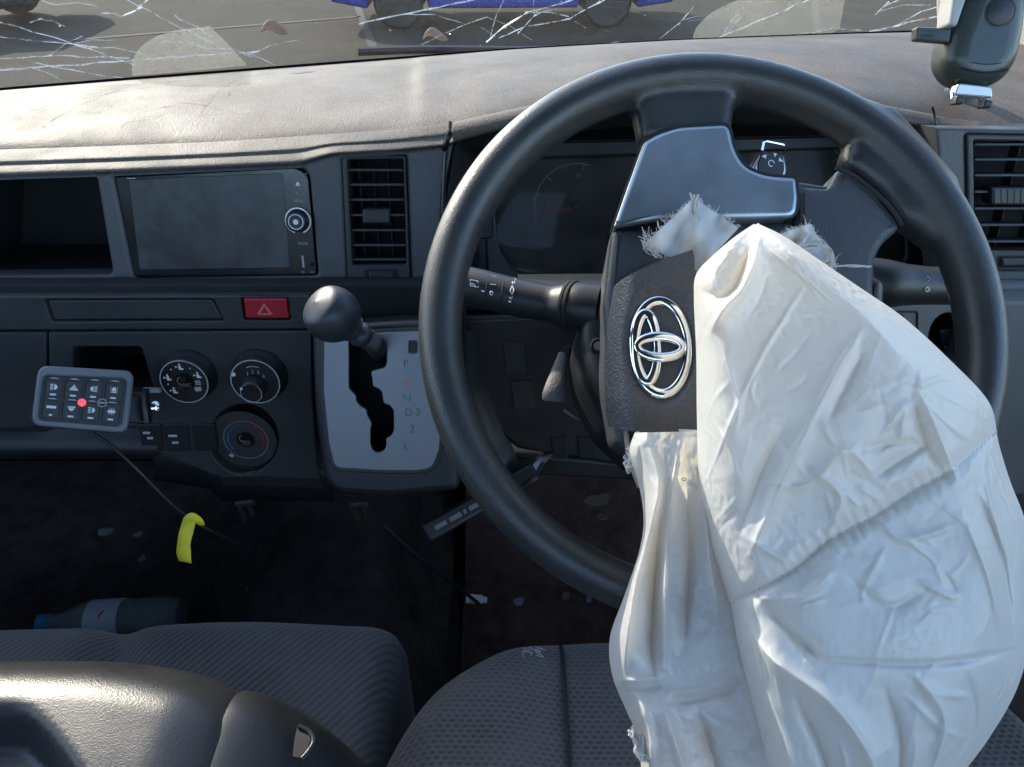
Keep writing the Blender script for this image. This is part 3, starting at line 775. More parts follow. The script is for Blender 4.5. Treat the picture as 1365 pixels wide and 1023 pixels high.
for s_, x, y, sz in (('MENU', 399, 268, .0036), ('MODE', 404, 325, .0036), ('SD', 404, 363, .0030), ('AUX', 417, 363, .0026)):
    u, v = up(x, y); mb = MB(); mb.text(s_, pl, u, v, sz, .0004); mb.build('lettering', M['grey_print'], hu)
u, v = up(404, 349); mb = MB(); mb.plate(pl, [(u - .0010, v - .0062), (u + .0010, v - .0062), (u + .0010, v + .0062), (u - .0010, v + .0062)], (), -.001, .0005, .0002); mb.build('card_slot', M['grey_print'], hu)
u, v = up(416, 353); mb = MB(); mb.lathe(pl.P(u, v, 0), F.n, [(.0022, 0), (.0022, .0007), (.0014, .0007), (.0012, -.002), (0, -.002)], 16); mb.build('aux_socket', M['deep'], hu)
for x, y in ((388, 229), (408, 232), (396, 258)):
    u, v = up(x, y); mb = MB(); mb.plate(pl, ellipse(u, v, .0007, .0007, 8), (), 0, .0004, .0001); mb.build('dot_mark', M['grey_print'], hu)
u, v = up(175, 238); mb = MB(); mb.plate(pl, [(u - .004, v - .0004), (u + .004, v - .0004), (u + .004, v + .0005), (u - .004, v + .0005)], (), 0, .0004, .0001); mb.build('small_print', M['grey_print'], hu)

# ---------------------------------------------------------------- gear selector
G = tilt(at(505, 535, .700), 24)
gs = thing('gear_selector', G.hit(510, 655, -.05), 'dash mounted automatic gear selector with silver gate plate and round black knob', 'gear selector')
slot = [(465, 452), (465, 518), (474.4, 527), (475, 535.5), (482, 543), (488, 545), (490, 555), (496, 565), (493.6, 572.5), (493.6, 593), (497, 601), (504, 604), (512, 601), (515, 594), (514, 585), (522, 581), (525, 574), (524.5, 548), (520, 541), (511, 538), (509, 523), (504, 518), (497, 516), (496, 504), (494, 496), (501, 493), (513, 490), (515.5, 485), (515, 457.5), (511, 453), (504, 451)]
plate_o = [(432, 449, 4), (515, 443.5), (594, 440.5, 6), (592, 540), (585, 600), (576, 625, 10), (555, 628), (509, 628), (446, 624, 9), (438, 590), (431, 520)]
bodyo = [(414, 436, 12), (520, 428), (610, 424, 8), (618, 560), (612, 655, 10), (520, 664), (446, 660, 16), (430, 640, 6), (418, 540)]
mb = MB(); mb.plate(G, G.L(bodyo, 0, -.004), [G.L([(460, 447), (530, 447), (530, 609), (460, 609)], 6, -.004)], -.10, -.004, .008, 4, back=False)
hs = mb.build('housing', M['black'], gs)
mb = MB(); mb.plate(G, G.L(offset(rounded(plate_o, 0, 4), 5), 0, -.001), [G.L([(460, 447), (530, 447), (530, 609), (460, 609)], 6, -.001)], -.02, -.001, .002, 2, back=False); mb.build('plate_frame', M['fascia_low'], gs)
mb = MB(); f0 = G.L([(459, 446), (531, 446), (531, 610), (459, 610)])
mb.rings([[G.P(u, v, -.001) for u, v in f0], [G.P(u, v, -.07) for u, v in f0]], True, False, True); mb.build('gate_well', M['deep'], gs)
mb = MB(); lockh = [(545, 455), (556, 455), (556, 471), (545, 471)]
mb.plate(G, G.L(plate_o, 0, .001), [G.L(rounded(slot, 3, 3), 0, .001), G.L(lockh, 2, .001)], -.0022, .001, .0009, 3, back=True)
gp = mb.build('gate_plate', M['silver'], gs)
mb = MB(); mb.plate(G, G.L([(544, 454), (557, 454), (557, 472), (544, 472)], 2), (), -.004, -.0025, .0003); mb.build('lock_release_hole', M['deep'], gp)
for s_, x, y, m_, sz in (('P', 541, 485, 'plate_print', .0095), ('R', 542, 511, 'orange_print', .0098), ('N', 542, 531, 'green_print', .0108), ('D·3', 550, 550.5, 'plate_print', .0100), ('2', 549.5, 572.5, 'plate_print', .0105), ('L', 541.5, 596, 'plate_print', .0105)):
    u, v = G.uv(x, y, .0012); mb = MB(); mb.text(s_, G, u, v, sz, .0013); mb.build('gear_letter', M[m_], gp)
# lever: shaft out of the gate, chrome collar, pear shaped knob
p_root = G.hit(508, 470, -.04); p_neck = at(496, 457, .650); p_knob = at(444, 420, .615)
ax = (p_knob - p_neck).normalized()
mb = MB(); mb.tube([p_root, p_root.lerp(p_neck, .5), p_neck - ax * .002], [.011, .010, .0075], 14); mb.build('lever_boot', M['deep'], gs)
mb = MB(); mb.lathe(p_neck - ax * .004, ax, [(.0070, 0), (.0080, .004), (.0088, .010), (.0092, .013), (0, .013)], 24); mb.build('collar', M['steel'], gs)
Lk = (p_knob - p_neck).length
prof = [(.0090, .0085), (.0105, .012), (.0128, .018), (.0158, .0255)]
rk = .0236; ck = Lk + .001
for i in range(16):
    a = math.pi * (.80 - .80 * i / 15); prof.append((rk * math.sin(a) * (1.0 if i > 0 else .98), ck - rk * math.cos(a) * 1.02))
prof = sorted(prof, key=lambda q: q[1]); prof[-1] = (0.0, prof[-1][1])
mb = MB(); mb.lathe(p_neck, ax, prof, 40); kn = mb.build('knob', M['knob'], gs, 180)
mod(kn, 'SUBSURF', levels=1, render_levels=1)
# ---------------------------------------------------------------- knee panel and other lower right parts (belong to the dashboard)
K = tilt(at(720, 520, .80), 10)
mb = MB(); mb.plate(K, K.L([(596, 424), (1180, 400), (1230, 640), (880, 636), (820, 622), (690, 600), (640, 560), (604, 520)], 4), [], -.03, 0, .006, 3); mb.build('knee_panel', M['black'], dash)
for q, rec in (([(670, 458), (700, 457), (703, 499), (674, 501)], .0), ([(680, 509), (709, 508), (714, 545), (685, 547)], .0), ([(734, 584), (755, 583), (758, 612), (738, 613)], .0), ([(769, 583), (792, 582), (795, 610), (773, 612)], .0)):
    mb = MB(); mb.plate(K, K.L(q, 2, .002), (), -.004, .0025, .0012); mb.build('blank_switch', M['fascia_low'] if q[0][1] < 580 else M['deep'], dash)
mb = MB(); rr = []
for i in range(17):
    t = i / 16; x = 612 + 40 * t ** 1.5 + 0 * t; 
    y = 440 + 205 * t
    rr.append([K.hit(x - 16, y, -.01), K.hit(x - 10, y, .012), K.hit(x, y, .018), K.hit(x + 8 + 26 * t, y, .010), K.hit(x + 22 + 30 * t, y, -.004)])
mb.rings([list(c) for c in zip(*rr)], closed=False); mb.build('knee_panel_edge', M['fascia_low'], dash, 80)
mb = MB(); mb.plate(K, K.L([(640, 600), (830, 618), (1000, 628), (1000, 650), (820, 640), (660, 632)], 5, -.02), (), -.05, -.02, .004); mb.build('lower_edge', M['black'], dash)
# pale lower panel on the right with a switch and a round holder
KR = tilt(at(1280, 450, .70), 8)
mb = MB(); mb.plate(KR, KR.L([(1130, 404), (1420, 402), (1400, 660), (1180, 660)], 6), [KR.L(ellipse(1266, 452, 27, 34, 28))], -.03, 0, .003, 3); mb.build('lower_panel', M['low_grey'], dash)
mb = MB(); f0 = KR.L(ellipse(1266, 452, 28, 35, 28)); mb.rings([[KR.P(u, v, -.001) for u, v in f0], [KR.P(u * 1.0, v, -.07) for u, v in f0]], True, False, True); mb.build('round_recess', M['deep'], dash)
mb = MB(); mb.plate(KR, KR.L([(1252, 440), (1285, 436), (1290, 468), (1256, 470)], 3, -.03), (), -.05, -.03, .003); mb.plate(KR, KR.L([(1258, 462), (1284, 460), (1284, 468), (1258, 470)], 2, -.024), (), -.03, -.024, .002); mb.build('socket', M['black'], dash)
mb = MB(); fo = [(1182, 416), (1222, 416), (1222, 448), (1184, 448)]; mb.plate(KR, KR.L(offset(fo, 1.6), 3), [KR.L(offset(fo, -.6), 3)], 0, .0016, .0004); mb.build('switch_frame', M['deep'], dash)
mb = MB(); mb.plate(KR, KR.L([(1190, 420), (1206, 420), (1206, 434), (1190, 434)], 2, .003), (), 0, .003, .001); mb.build('push_switch', M['black'], dash)

# ---------------------------------------------------------------- steering wheel
WT = 45.0
W = tilt(at(945, 434, .510), WT)
sw = thing('steering_wheel', W.o, 'black leather steering wheel turned sideways with its airbag cover torn open', 'steering wheel')
def circ(a): return (math.cos(a), math.sin(a))
RR = .1835
mb = MB(); rs = []
NS = 120
for i in range(NS):
    a = 2 * math.pi * i / NS; c, s_ = circ(a)
    deg = math.degrees(a) % 360
    fat = 1 + .10 * math.exp(-((deg - 128) / 26) ** 2) + .10 * math.exp(-((deg - 40) / 26) ** 2) + .06 * math.exp(-((deg - 90) / 18) ** 2)
    ring = []
    for j in range(20):
        b = 2 * math.pi * j / 20
        rad = .0157 * fat
        dr = math.cos(b) * rad * .98; dh = math.sin(b) * rad * 1.08
        if math.cos(b) < -.2 and math.sin(b) > -.3: dr *= .92
        ring.append(W.P((RR + dr) * c, (RR + dr) * s_, dh + .004))
    rs.append(ring)
rs.append(rs[0]); mb.rings(rs)
# neck of the upper spoke and the right spoke root, melted into the rim by a remesh
def slab(m_, pts, h0, h1, b, r=6): m_.plate(W, W.L(pts, r, (h0 + h1) / 2), (), h0, h1, b, 3)
slab(mb, [(832, 96), (1000, 92), (985, 128), (976, 150), (973, 172), (974, 196), (852, 196), (850, 186), (846, 160)], -.012, .0120, .009, 8)
slab(mb, [(960, 96), (1030, 98), (1190, 150), (1270, 240), (1300, 330), (1240, 330), (1212, 306), (1196, 298), (1170, 262), (1120, 224), (1122, 206), (1132, 186), (1110, 160), (1050, 140), (990, 134), (965, 140)], -.012, .0125, .009, 6)
rim = mb.build('rim', M['rubber'], sw, 180)
mod(rim, 'REMESH', mode='VOXEL', voxel_size=.0021, use_smooth_shade=True)
mod(rim, 'SMOOTH', factor=.5, iterations=24)
# hub body
hub_px = [(858, 190, 10), (975, 168, 12), (984, 214, 14), (1010, 240, 14), (1070, 240, 8), (1106, 246, 8), (1128, 226, 6), (1196, 300, 8), (1174, 326, 14), (1166, 352, 10), (1168, 420, 10), (1180, 520, 10), (1120, 650, 30), (960, 690, 30), (872, 620, 10), (822, 590, 10), (806, 500, 20), (808, 370, 20), (822, 292, 10)]
mb = MB(); mb.plate(W, W.L(hub_px, 0, .004), (), -.04, .004, .006, 4); mb.build('hub', M['hub'], sw)
# a lower spoke, mostly behind the hanging airbag
mb = MB(); mb.plate(W, W.L([(900, 640), (1010, 640), (1020, 835), (900, 835)], 10), (), -.014, .006, .008, 3); mb.build('spoke', M['hub'], sw)
# satin trim plate on the upper spoke
trim_px = [(859, 187, 6), (880, 176, 8), (905, 168, 10), (973, 164, 12), (979, 196, 12), (992, 221, 20), (1020, 233, 14), (1062, 236, 5), (1065, 262, 6), (1062, 289, 14), (960, 291), (880, 292), (818, 302, 4), (832, 262)]
mb = MB(); mb.plate(W, W.L(trim_px, 0, .017), (), .0, .017, .0035, 4); to = mb.build('trim_plate', M['trim'], sw)
mod(to, 'BEVEL', width=.0004, segments=1, limit_method='ANGLE')
mb = MB(); mb.plate(W, W.L(offset(rounded(trim_px, 0, 4), 2.5), 0, .0135), (), .0, .0135, .001); mb.build('trim_gap', M['deep'], sw)
# left column of the hub face below the trim
mb = MB(); mb.plate(W, W.L([(818, 304, 4), (1058, 294, 8), (1050, 420), (940, 560), (850, 600, 6), (836, 592), (812, 500), (806, 400)], 6, .010), (), -.02, .010, .006, 4); mb.build('hub_face', M['hub'], sw)
# split line between spoke and rim
mb = MB(); mb.tube([W.hit(v_.x, v_.y, .0128) for v_ in catmull([(1114, 224, 0), (1140, 236, 0), (1172, 262, 0), (1192, 284, 0), (1202, 301, 0)], 5)], .0016, 6); mb.build('split_line', M['deep'], sw)
mb = MB(); mb.plate(W, W.L([(1120, 222, 6), (1138, 230, 4), (1168, 255, 6), (1196, 290, 4), (1202, 303, 4), (1180, 322, 10), (1168, 345, 10), (1164, 460), (1060, 420), (1062, 246, 4), (1106, 250, 8)], 4, .0105), (), -.02, .0105, .006, 4); mb.build('spoke', M['hub'], sw)
# torn cover flap with the emblem
PC = Plane(W.P(0, 0, .030), W.n, W.u)
ftop_ = [(806, 388), (814, 360), (838, 350), (870, 343), (905, 335), (923, 333)]
NU, NVv = 44, 64
def flap(u, v, back=False):
    xl = 808 + 8 * (1 - v) ** 3 + 14 * max(0, v - .85) ** 1.2 + -3 * math.sin(math.pi * v)
    xr = 923 + 8 * v ** .4
    yt = 388 - 55 * u ** .62 if u > 0 else 388
    yb = 566 + 20 * u ** .6
    x = xl + (xr - xl) * u; y = yt + (yb - yt) * v
    e = ((x - 881) / 47) ** 2 + ((y - 461) / 77) ** 2
    h = -.0045 / (1 + math.exp((e - 1.0) * 9))
    h -= .022 * max(0, 1 - u * 3.2) ** 2          # rolls down over the left shoulder
    h += .006 * (1 - v) ** 3 * u                  # curls up at the torn corner
    h -= .010 * max(0, v - .8) * 3 * (1 - u)
    if back: h -= .0032
    return PC.hit(x, y, h)
mb = MB(); nv = NU + 1
mb.grid(lambda u, v: flap(u, v), NU, NVv); b0 = len(mb.v); mb.grid(lambda u, v: flap(u, v, True), NU, NVv)
n0 = (NU + 1) * (NVv + 1)
mb.f = [f[::-1] if f[0] < n0 else f for f in mb.f]
edge = [i for i in range(NU)] + [NU + j * nv for j in range(NVv)] + [NVv * nv + i for i in range(NU, 0, -1)] + [j * nv for j in range(NVv, 0, -1)]
for a, b in zip(edge, edge[1:] + edge[:1]): mb.f.append((a, b, b + n0, a + n0))
fo = mb.build('airbag_cover', M['cover'], sw, 50)
def oval(name, cx, cy, rx, ry, rot, wd, hh):
    e = MB(); pts = ellipse(cx, cy, rx, ry, 56, rot)
    ring = [PC.hit(x, y, hh) for x, y in pts]; ring.append(ring[0]); rs = []
    cen = PC.hit(cx, cy, hh)
    for i, p in enumerate(ring):
        t = (ring[(i + 1) % 56] - ring[i - 1 if i else 55]).normalized(); o_ = t.cross(PC.n)
        k = .85 + .35 * abs(math.sin(2 * math.pi * i / 56))
        rs.append([p + o_ * (wd * k * math.cos(q)) + PC.n * (.0013 * math.sin(q)) for q in [2 * math.pi * j / 10 for j in range(10)]])
    e.rings(rs); return e
em_bk = MB(); em_bk.plate(PC, PC.L(ellipse(881, 462, 37, 63, 48, -3), 0, -.0035), (), -.005, -.0035, .0005); em = em_bk.build('emblem', M['hub'], fo)
for nm, a in (('emblem_oval', (881, 462.5, 36.5, 62.5, -3, .0028, -.0022)), ('emblem_oval', (862, 463, 14.5, 45.5, -2, .0028, -.0014)), ('emblem_oval', (880, 462.5, 30, 14, 2, .0027, -.0006))):
    oval(nm, *a).build(nm, M['chrome'], em, 60)

# ---------------------------------------------------------------- steering column
sc_ = thing('steering_column', W.P(0, -.06, -.12), 'black steering column shroud with wiper and lamp stalks behind the wheel', 'steering column')
CS = Plane(W.P(0, 0, -.030), W.n, W.u)
mb = MB(); mb.plate(CS, CS.L([(790, 384, 14), (820, 370, 14), (1000, 352), (1150, 350, 10), (1186, 372, 10), (1184, 432, 14), (1160, 560, 30), (1050, 640, 40), (900, 640, 30), (818, 566, 18), (784, 500, 20), (773, 440, 20)], 8), (), -.14, 0, .012, 4)
mb.build('shroud', M['black'], sc_)
mb = MB(); rr = []
for i in range(13):
    x = 690 + 30 * i; rr.append([CS.hit(x, 366 - .01 * (x - 690), -.10), CS.hit(x, 370, -.07), CS.hit(x, 376, -.045), CS.hit(x, 386, -.04), CS.hit(x, 398, -.05)])
mb.rings([list(c) for c in zip(*rr)], closed=False); mb.build('shroud_top', M['black'], sc_, 80)
u, v = CS.uv(797, 462, .0); pl = Plane(CS.P(u, v, 0), CS.n, (1, 0, 0))
mb = MB(); mb.lathe(pl.o, pl.n, [(.0060, 0), (.0060, .002), (.0048, .0026), (.0044, .0006), (0, .0006)], 20); so = mb.build('screw_hole', M['deep'], sc_)
mb = MB(); mb.lathe(pl.P(0, 0, .0006), pl.n, [(.0036, 0), (.0033, .0011), (.0016, .0012), (.0014, .0004), (0, .0004)], 18); mb.build('screw', M['steel'], so)
# wiper stalk on the left
def stalk(pts, rads, name, flat, m_='black'):
    P_ = [at(*p) for p in pts]; cps = catmull(P_, 5); rl = []
    for i in range(len(rads) - 1):
        for j in range(5): rl.append(rads[i] + (rads[i + 1] - rads[i]) * j / 5)
    rl.append(rads[-1])
    e = MB(); e.tube(cps, rl, 22, True, flat, up=UPV); return e.build(name, M[m_], sc_, 50)
st = stalk([(592, 374, .595), (612, 378.5, .592), (640, 385, .588), (690, 397, .580), (735, 405, .572), (758, 408, .566), (774, 410, .562), (800, 413, .558)], [.0130, .0150, .0152, .0148, .0142, .0180, .0190, .0190], 'wiper_stalk', 1.0)
mb = MB(); a, b = at(756, 408, .5665), at(768, 409, .563); ax = (b - a).normalized(); mb.lathe(a, ax, [(.0175, 0), (.0194, .001), (.0194, .003), (.0186, .0036), (.0194, .0045), (.0194, .0065), (.0180, .0075)], 28); mb.build('stalk_boot', M['deep'], st)
# printed marks on the stalk: a flat plane just proud of its front
SP = Plane(at(650, 387, .5705), (at(650, 387, .5) - at(650, 387, .6)), (at(700, 399, .571) - at(640, 385, .571)))
def mark(fn, m_='white', name='stalk_mark'):
    e = MB(); fn(e); e.build(name, M[m_], st)
def sdep(x, y):
    r_ = .0150; dy = (y - (385 + (x - 640) * .24)) * .58 / FPX
    return .5885 - (x - 640) * .00016 - math.sqrt(max(1e-8, r_ * r_ - dy * dy)) - .0014
def ln(e, pts, r_=.00045, d=None): e.tube([at(x, y, d or sdep(x, y)) for x, y in pts], r_, 4)
for pa, pb in (((651, 371), (645, 402)), ((672, 375), (665, 408))):
    mb = MB(); mb.tube([at(pa[0] + (pb[0] - pa[0]) * q, pa[1] + (pb[1] - pa[1]) * q, sdep(pa[0] + (pb[0] - pa[0]) * q, pa[1] + (pb[1] - pa[1]) * q) + .0004) for q in (0, .15, .3, .5, .7, .85, 1)], .0006, 5); mb.build('stalk_ring', M['deep'], st)
mark(lambda e: (ln(e, [(627, 373), (637, 375), (638, 383), (627, 381), (627, 373)]), ln(e, [(627, 378), (632, 379), (634, 384)])), 'white', 'rear_wiper_symbol')
mark(lambda e: ln(e, [(642, 388), (646, 389)], .0006)); mark(lambda e: ln(e, [(654, 379), (661, 380)])); mark(lambda e: ln(e, [(655, 368), (661, 369.5)]))
mark(lambda e: ln(e, ellipse(655, 391, 2, 2.2, 12) + [(657, 391)]))
mark(lambda e: ln(e, [(683, 381), (685, 387), (683, 393), (680, 388), (683, 381)]), 'white', 'washer_symbol')
mark(lambda e: ln(e, ellipse(684.5, 377, 1.6, 1.8, 10) + [(686.1, 377)])); mark(lambda e: ln(e, [(679, 396), (681, 399), (683, 396)])); mark(lambda e: ln(e, [(678, 402), (681, 403)], .0007))
mark(lambda e: ln(e, [(686, 371), (688, 374), (686.5, 374.5)]))
# lamp stalk on the right
st = stalk([(1150, 378, .575), (1178, 379, .575), (1205, 380, .578), (1235, 381, .582), (1265, 381, .586), (1280, 381, .589), (1292, 380, .591)], [.0205, .0190, .0162, .0150, .0152, .0152, .0130], 'lamp_stalk', 1.0)
mark(lambda e: e.tube([at(x, y, .5635) for x, y in ellipse(1236, 386, 2.6, 2.8, 12) + [(1238.6, 386)]], .0005, 4))
mark(lambda e: (ln(e, [(1229, 370), (1235, 372)], .0005, .5645), ln(e, [(1229, 374), (1235, 375)], .0005, .5645), ln(e, [(1236, 369), (1240, 372), (1236, 376)], .0005, .5645)), 'grey_print', 'lamp_symbol')
mb = MB(); mb.tube([at(1214, 362, .5745), at(1217, 375, .5655), at(1222, 388, .5650), at(1226, 400, .572)], .0006, 5); mb.build('stalk_ring', M['deep'], st)
# tilt lever paddle
mb = MB(); mb.tube(catmull([at(750, 472, .668), at(747, 488, .655), at(743, 506, .645), at(740, 522, .64), at(739, 535, .64)], 4), [.004 + .0070 * min(1, i / 13) - (.0012 if i > 15 else 0) for i in range(17)], 14, True, .55, up=FWD); mb.build('tilt_lever', M['low_grey'], sc_)
mb = MB(); mb.tube([at(752, 470, .668), at(762, 466, .70)], .005, 8); mb.build('lever_pivot', M['deep'], sc_)
# ---------------------------------------------------------------- switch panel on a bracket
pts = {'tl': (50, 487), 'tr': (181, 494), 'br': (171, 579), 'bl': (41, 568)}
o_ = at(110, 533, .690)
SPn = Plane(o_, (C0 - o_).normalized() + Vector((.16, 0, .10)), Vector((1, 0, -.055)))
sp = thing('switch_panel', SPn.P(0, -.03, -.02), 'small black eight button accessory switch panel on a bracket below the stereo', 'switch panel')
ol = [(52, 487, 14), (180, 494.5, 14), (171, 578, 14), (42, 567, 14)]
mb = MB(); mb.plate(SPn, SPn.L(ol, 0, 0, 6), (), -.022, .0, .0045, 4); mb.build('housing', M['fascia_low'], sp)
inner = [(58, 500, 8), (170, 505, 8), (162, 569, 8), (51, 560, 8)]
mb = MB(); mb.plate(SPn, SPn.L(ol, 0, .004, 6), [SPn.L(inner, 0, .004, 5)], -.001, .004, .0024, 3); mb.build('bezel', M['bezel'], sp)
mb = MB(); mb.plate(SPn, SPn.L(offset(rounded(inner, 0, 5), 1), 0, .001), (), -.001, .0012, .0003); mb.build('face_sheet', M['black'], sp)
def qd(s, t):                       # bilinear place on the face
    a, b, c, d = (Vector(p[:2]) for p in inner)
    p = a.lerp(b, s).lerp(d.lerp(c, s), t); return SPn.uv(p.x, p.y, .0024)
kinds = ['beam', 'roof', 'work', 'beacon', 'bar', 'down', 'spot', 'chase']
for r_ in range(2):
    for c_ in range(4):
        s0, s1 = .035 + c_ * .24, .035 + c_ * .24 + .205; t0, t1 = .10 + r_ * .45, .10 + r_ * .45 + .385
        q = [qd(s0, t1), qd(s1, t1), qd(s1, t0), qd(s0, t0)]
        mb = MB(); mb.plate(SPn, rounded(q, .0014, 3), (), .0008, .0024, .0007); bo = mb.build('button', M['fascia_low'], sp)
        cx, cy = qd((s0 + s1) / 2, t0 + (t1 - t0) * .40)
        e = MB(); k = kinds[r_ * 4 + c_]; h0, h1 = .0022, .0027
        A = lambda pts_: e.plate(SPn, [(cx + x * .001, cy + y * .001) for x, y in pts_], (), h0, h1, .0001)
        if k in ('beam', 'spot'):
            A([(.4, 2.6), (2.0, 2.0), (3.0, .6), (3.0, -.6), (2.0, -2.0), (.4, -2.6)])
            for y in (2.2, .75, -.75, -2.2): A([(-2.8, y - .4), (-.3, y - .4), (-.3, y + .4), (-2.8, y + .4)])
        elif k == 'work':
            A([(-.4, 2.6), (-2.0, 2.0), (-3.0, .6), (-3.0, -.6), (-2.0, -2.0), (-.4, -2.6)])
            for y in (2.2, .75, -.75, -2.2): A([(.3, y - .4), (2.8, y - .4), (2.8, y + .4), (.3, y + .4)])
        elif k == 'roof':
            A([(-1.2, 1.6), (1.2, 1.6), (0, 3.2)]); A([(-2.4, -.2), (-1.4, 1.2), (1.4, 1.2), (2.4, -.2)]); A([(-3.2, -2.2), (-3.2, -.5), (3.2, -.5), (3.2, -2.2)])
        elif k == 'beacon':
            A([(-1.7, -1.2), (1.7, -1.2), (1.7, 1.4), (.9, 2.7), (-.9, 2.7), (-1.7, 1.4)]); A([(-2.4, -2.6), (2.4, -2.6), (2.4, -1.6), (-2.4, -1.6)])
            for sx in (-1, 1):
                for y in (-.8, .8, 2.2): A(sorted([(sx * 2.3, y - .25), (sx * 3.2, y - .25), (sx * 3.2, y + .25), (sx * 2.3, y + .25)], key=lambda p_: (math.atan2(p_[1] - y, p_[0] - sx * 2.75))))
        elif k == 'bar':
            A([(-3.8, -.9), (3.8, -.9), (3.8, 1.5), (-3.8, 1.5)])
        elif k == 'down':
            A([(-3, 1.0), (3, 1.0), (3, 2.2), (-3, 2.2)]); A([(-2.6, .6), (-1.4, -1.4), (0, -2.3), (1.4, -1.4), (2.6, .6)])
        else:
            A([(-3.4, -.7), (-1.5, -1.5), (1.5, -1.5), (3.4, -.7), (3.4, .7), (1.5, 1.5), (-1.5, 1.5), (-3.4, .7)])
            for x in (-1.8, 0, 1.8): A([(x - .25, 1.8), (x + .25, 1.8), (x + .25, 3.0), (x - .25, 3.0)]); A([(x - .25, -3.0), (x + .25, -3.0), (x + .25, -1.8), (x - .25, -1.8)])
        e.build('icon', M['white'], bo)
        e = MB(); cx, cy = qd((s0 + s1) / 2, t0 + (t1 - t0) * .83); wd = .0024 if k != 'bar' else .0013
        e.plate(SPn, rounded([(cx - wd, cy - .0008), (cx + wd, cy - .0008), (cx + wd, cy + .0008), (cx - wd, cy + .0008)], .0003, 1), (), h0, h1, .0001); e.build('caption_strip', M['white'], bo)
        e = MB(); cx, cy = qd((s0 + s1) / 2, t0 - .035); e.plate(SPn, rounded([(cx - .0042, cy - .0003), (cx + .0042, cy - .0003), (cx + .0018, cy + .0009), (cx - .0018, cy + .0009)], .0003, 1), (), .001, .0017, .0001); e.build('indicator_light', M['grey_print'], bo)
red_lit = paint('red_indicator', (.85, .06, .09), .4, 0.35)
cx, cy = qd(.495, .555); mb = MB(); mb.lathe(SPn.P(cx, cy, .0015), SPn.n, [(.0036, 0), (.0034, .0012), (.002, .0018), (0, .002)], 22); mb.build('indicator_lamp', red_lit, sp)
cx, cy = qd(.735, .535); mb = MB(); pl = Plane(SPn.P(cx, cy, .0026), SPn.n, SPn.u); arc_marks(mb, pl, (0, 0), .0036, 0, 360, .0007, .0004, 26); mb.plate(pl, [(-.0026, -.0007), (.0026, -.0007), (.0026, .0007), (-.0026, .0007)], (), 0, .0004, .0001); mb.build('round_badge', M['grey_print'], sp)
mb = MB(); mb.plate(SPn, rounded([(-.012, -.016), (.064, -.016), (.064, .010), (-.012, .010)], .003), (), -.034, -.024, .002); mb.build('bracket', M['black'], sp)
mb = MB(); a, b = at(186, 548, .700), LO.hit(205, 536, .0); mb.box((a + b) / 2, .026, .034, .004, .001, (b - a).normalized(), (0, .3, .95)); mb.build('bracket', M['black'], sp)
mb = MB(); s0 = at(207, 542, .715); mb.lathe(s0, (C0 - s0).normalized() + Vector((.3, 0, .2)), [(.0052, 0), (.0048, .0022), (.0026, .0034), (0, .0036)], 18); mb.build('bracket_screw', M['chrome'], sp)
mb = MB(); mb.box(LO.hit(203, 520, .004), .018, .005, .004, .001); mb.build('bracket_tab', M['grey_print'], sp)
# cable with its yellow tag
cpts = [at(118, 574, .712), at(150, 596, .73), at(185, 628, .75), at(225, 668, .76), at(262, 697, .765), at(300, 716, .80), at(330, 728, .86), at(350, 722, .92)]
mb = MB(); mb.tube(catmull(cpts, 6), .0019, 8); tag(mb.build('cable', M['black']), 'thin black cable hanging from the switch panel into the footwell', 'cable')
tg = [(254, 690, .760), (250, 703, .759), (246, 720, .758), (245, 735, .757), (247, 749, .757)]
mb = MB(); n_ = len(tg); vs = []; 
cc = catmull([at(*p) for p in tg], 4)
for i, p in enumerate(cc):
    wd = .0070; cu_ = .0012 * math.sin(i * .9)
    vs += [p + Vector((-wd, cu_, 0)), p + Vector((wd * .95, -cu_, -.001))]
fs = [(2 * i, 2 * i + 1, 2 * i + 3, 2 * i + 2) for i in range(len(cc) - 1)]; mb.add(vs, fs)
yt = thing('cable_tag', at(250, 745, .757), 'bright yellow paper tag looped round the black cable', 'tag')
o = mb.build('tag_strip', M['yellow'], yt, 80); mod(o, 'SOLIDIFY', thickness=.0005)
mb = MB(); mb.tube(catmull([at(248, 694, .759), at(256, 689, .757), at(265, 695, .757), at(268, 700, .762)], 4), [.0035, .004, .0042, .0042, .0042, .0042, .0042, .0042, .0042, .0042, .0042, .0042, .0035], 8, True, .18, up=FWD); mb.build('tag_loop', M['yellow'], yt)

# ---------------------------------------------------------------- phone holder on the dash top
PH = Plane(at(1315, 60, .700), Vector((-.05, -.93, .36)), (1, .02, 0))
ph = thing('phone_holder', PH.hit(1297, 140), 'grey green clamp phone holder with a round button standing on the dash top', 'phone holder')
M['holder'] = plastic('holder_grey_green', (.032, .043, .040), .34, 900, .12, spec=.55)
M['holder_pale'] = plastic('holder_pale_grey', (.36, .36, .34), .45, 900, .1)
bo_ = [(1292, -60), (1292, -10, 30), (1276, 30, 20), (1268, 52, 14), (1263, 85, 22), (1278, 108, 22), (1312, 117, 20), (1345, 108, 24), (1366, 80, 30), (1378, 20, 30), (1378, -60, 10)]
mb = MB(); mb.plate(PH, PH.L(bo_, 4, 0, 6), (), -.034, 0, .019, 8); mb.build('body', M['holder'], ph, 60)
for dy in (0, 11):
    pts_ = [(1265 - .1 * dy, 72 + dy, 0), (1285, 81 + dy, 0), (1312, 86 + dy, 0), (1332, 84.5 + dy, 0), (1344, 82 + dy, 0)]
    mb = MB(); mb.tube([PH.hit(p.x, p.y, -.0006 - .000016 * max(0, abs(p.x - 1314) - 14) ** 1.75) for p in catmull(pts_, 5)], .0009, 5); mb.build('groove', M['deep'], ph)
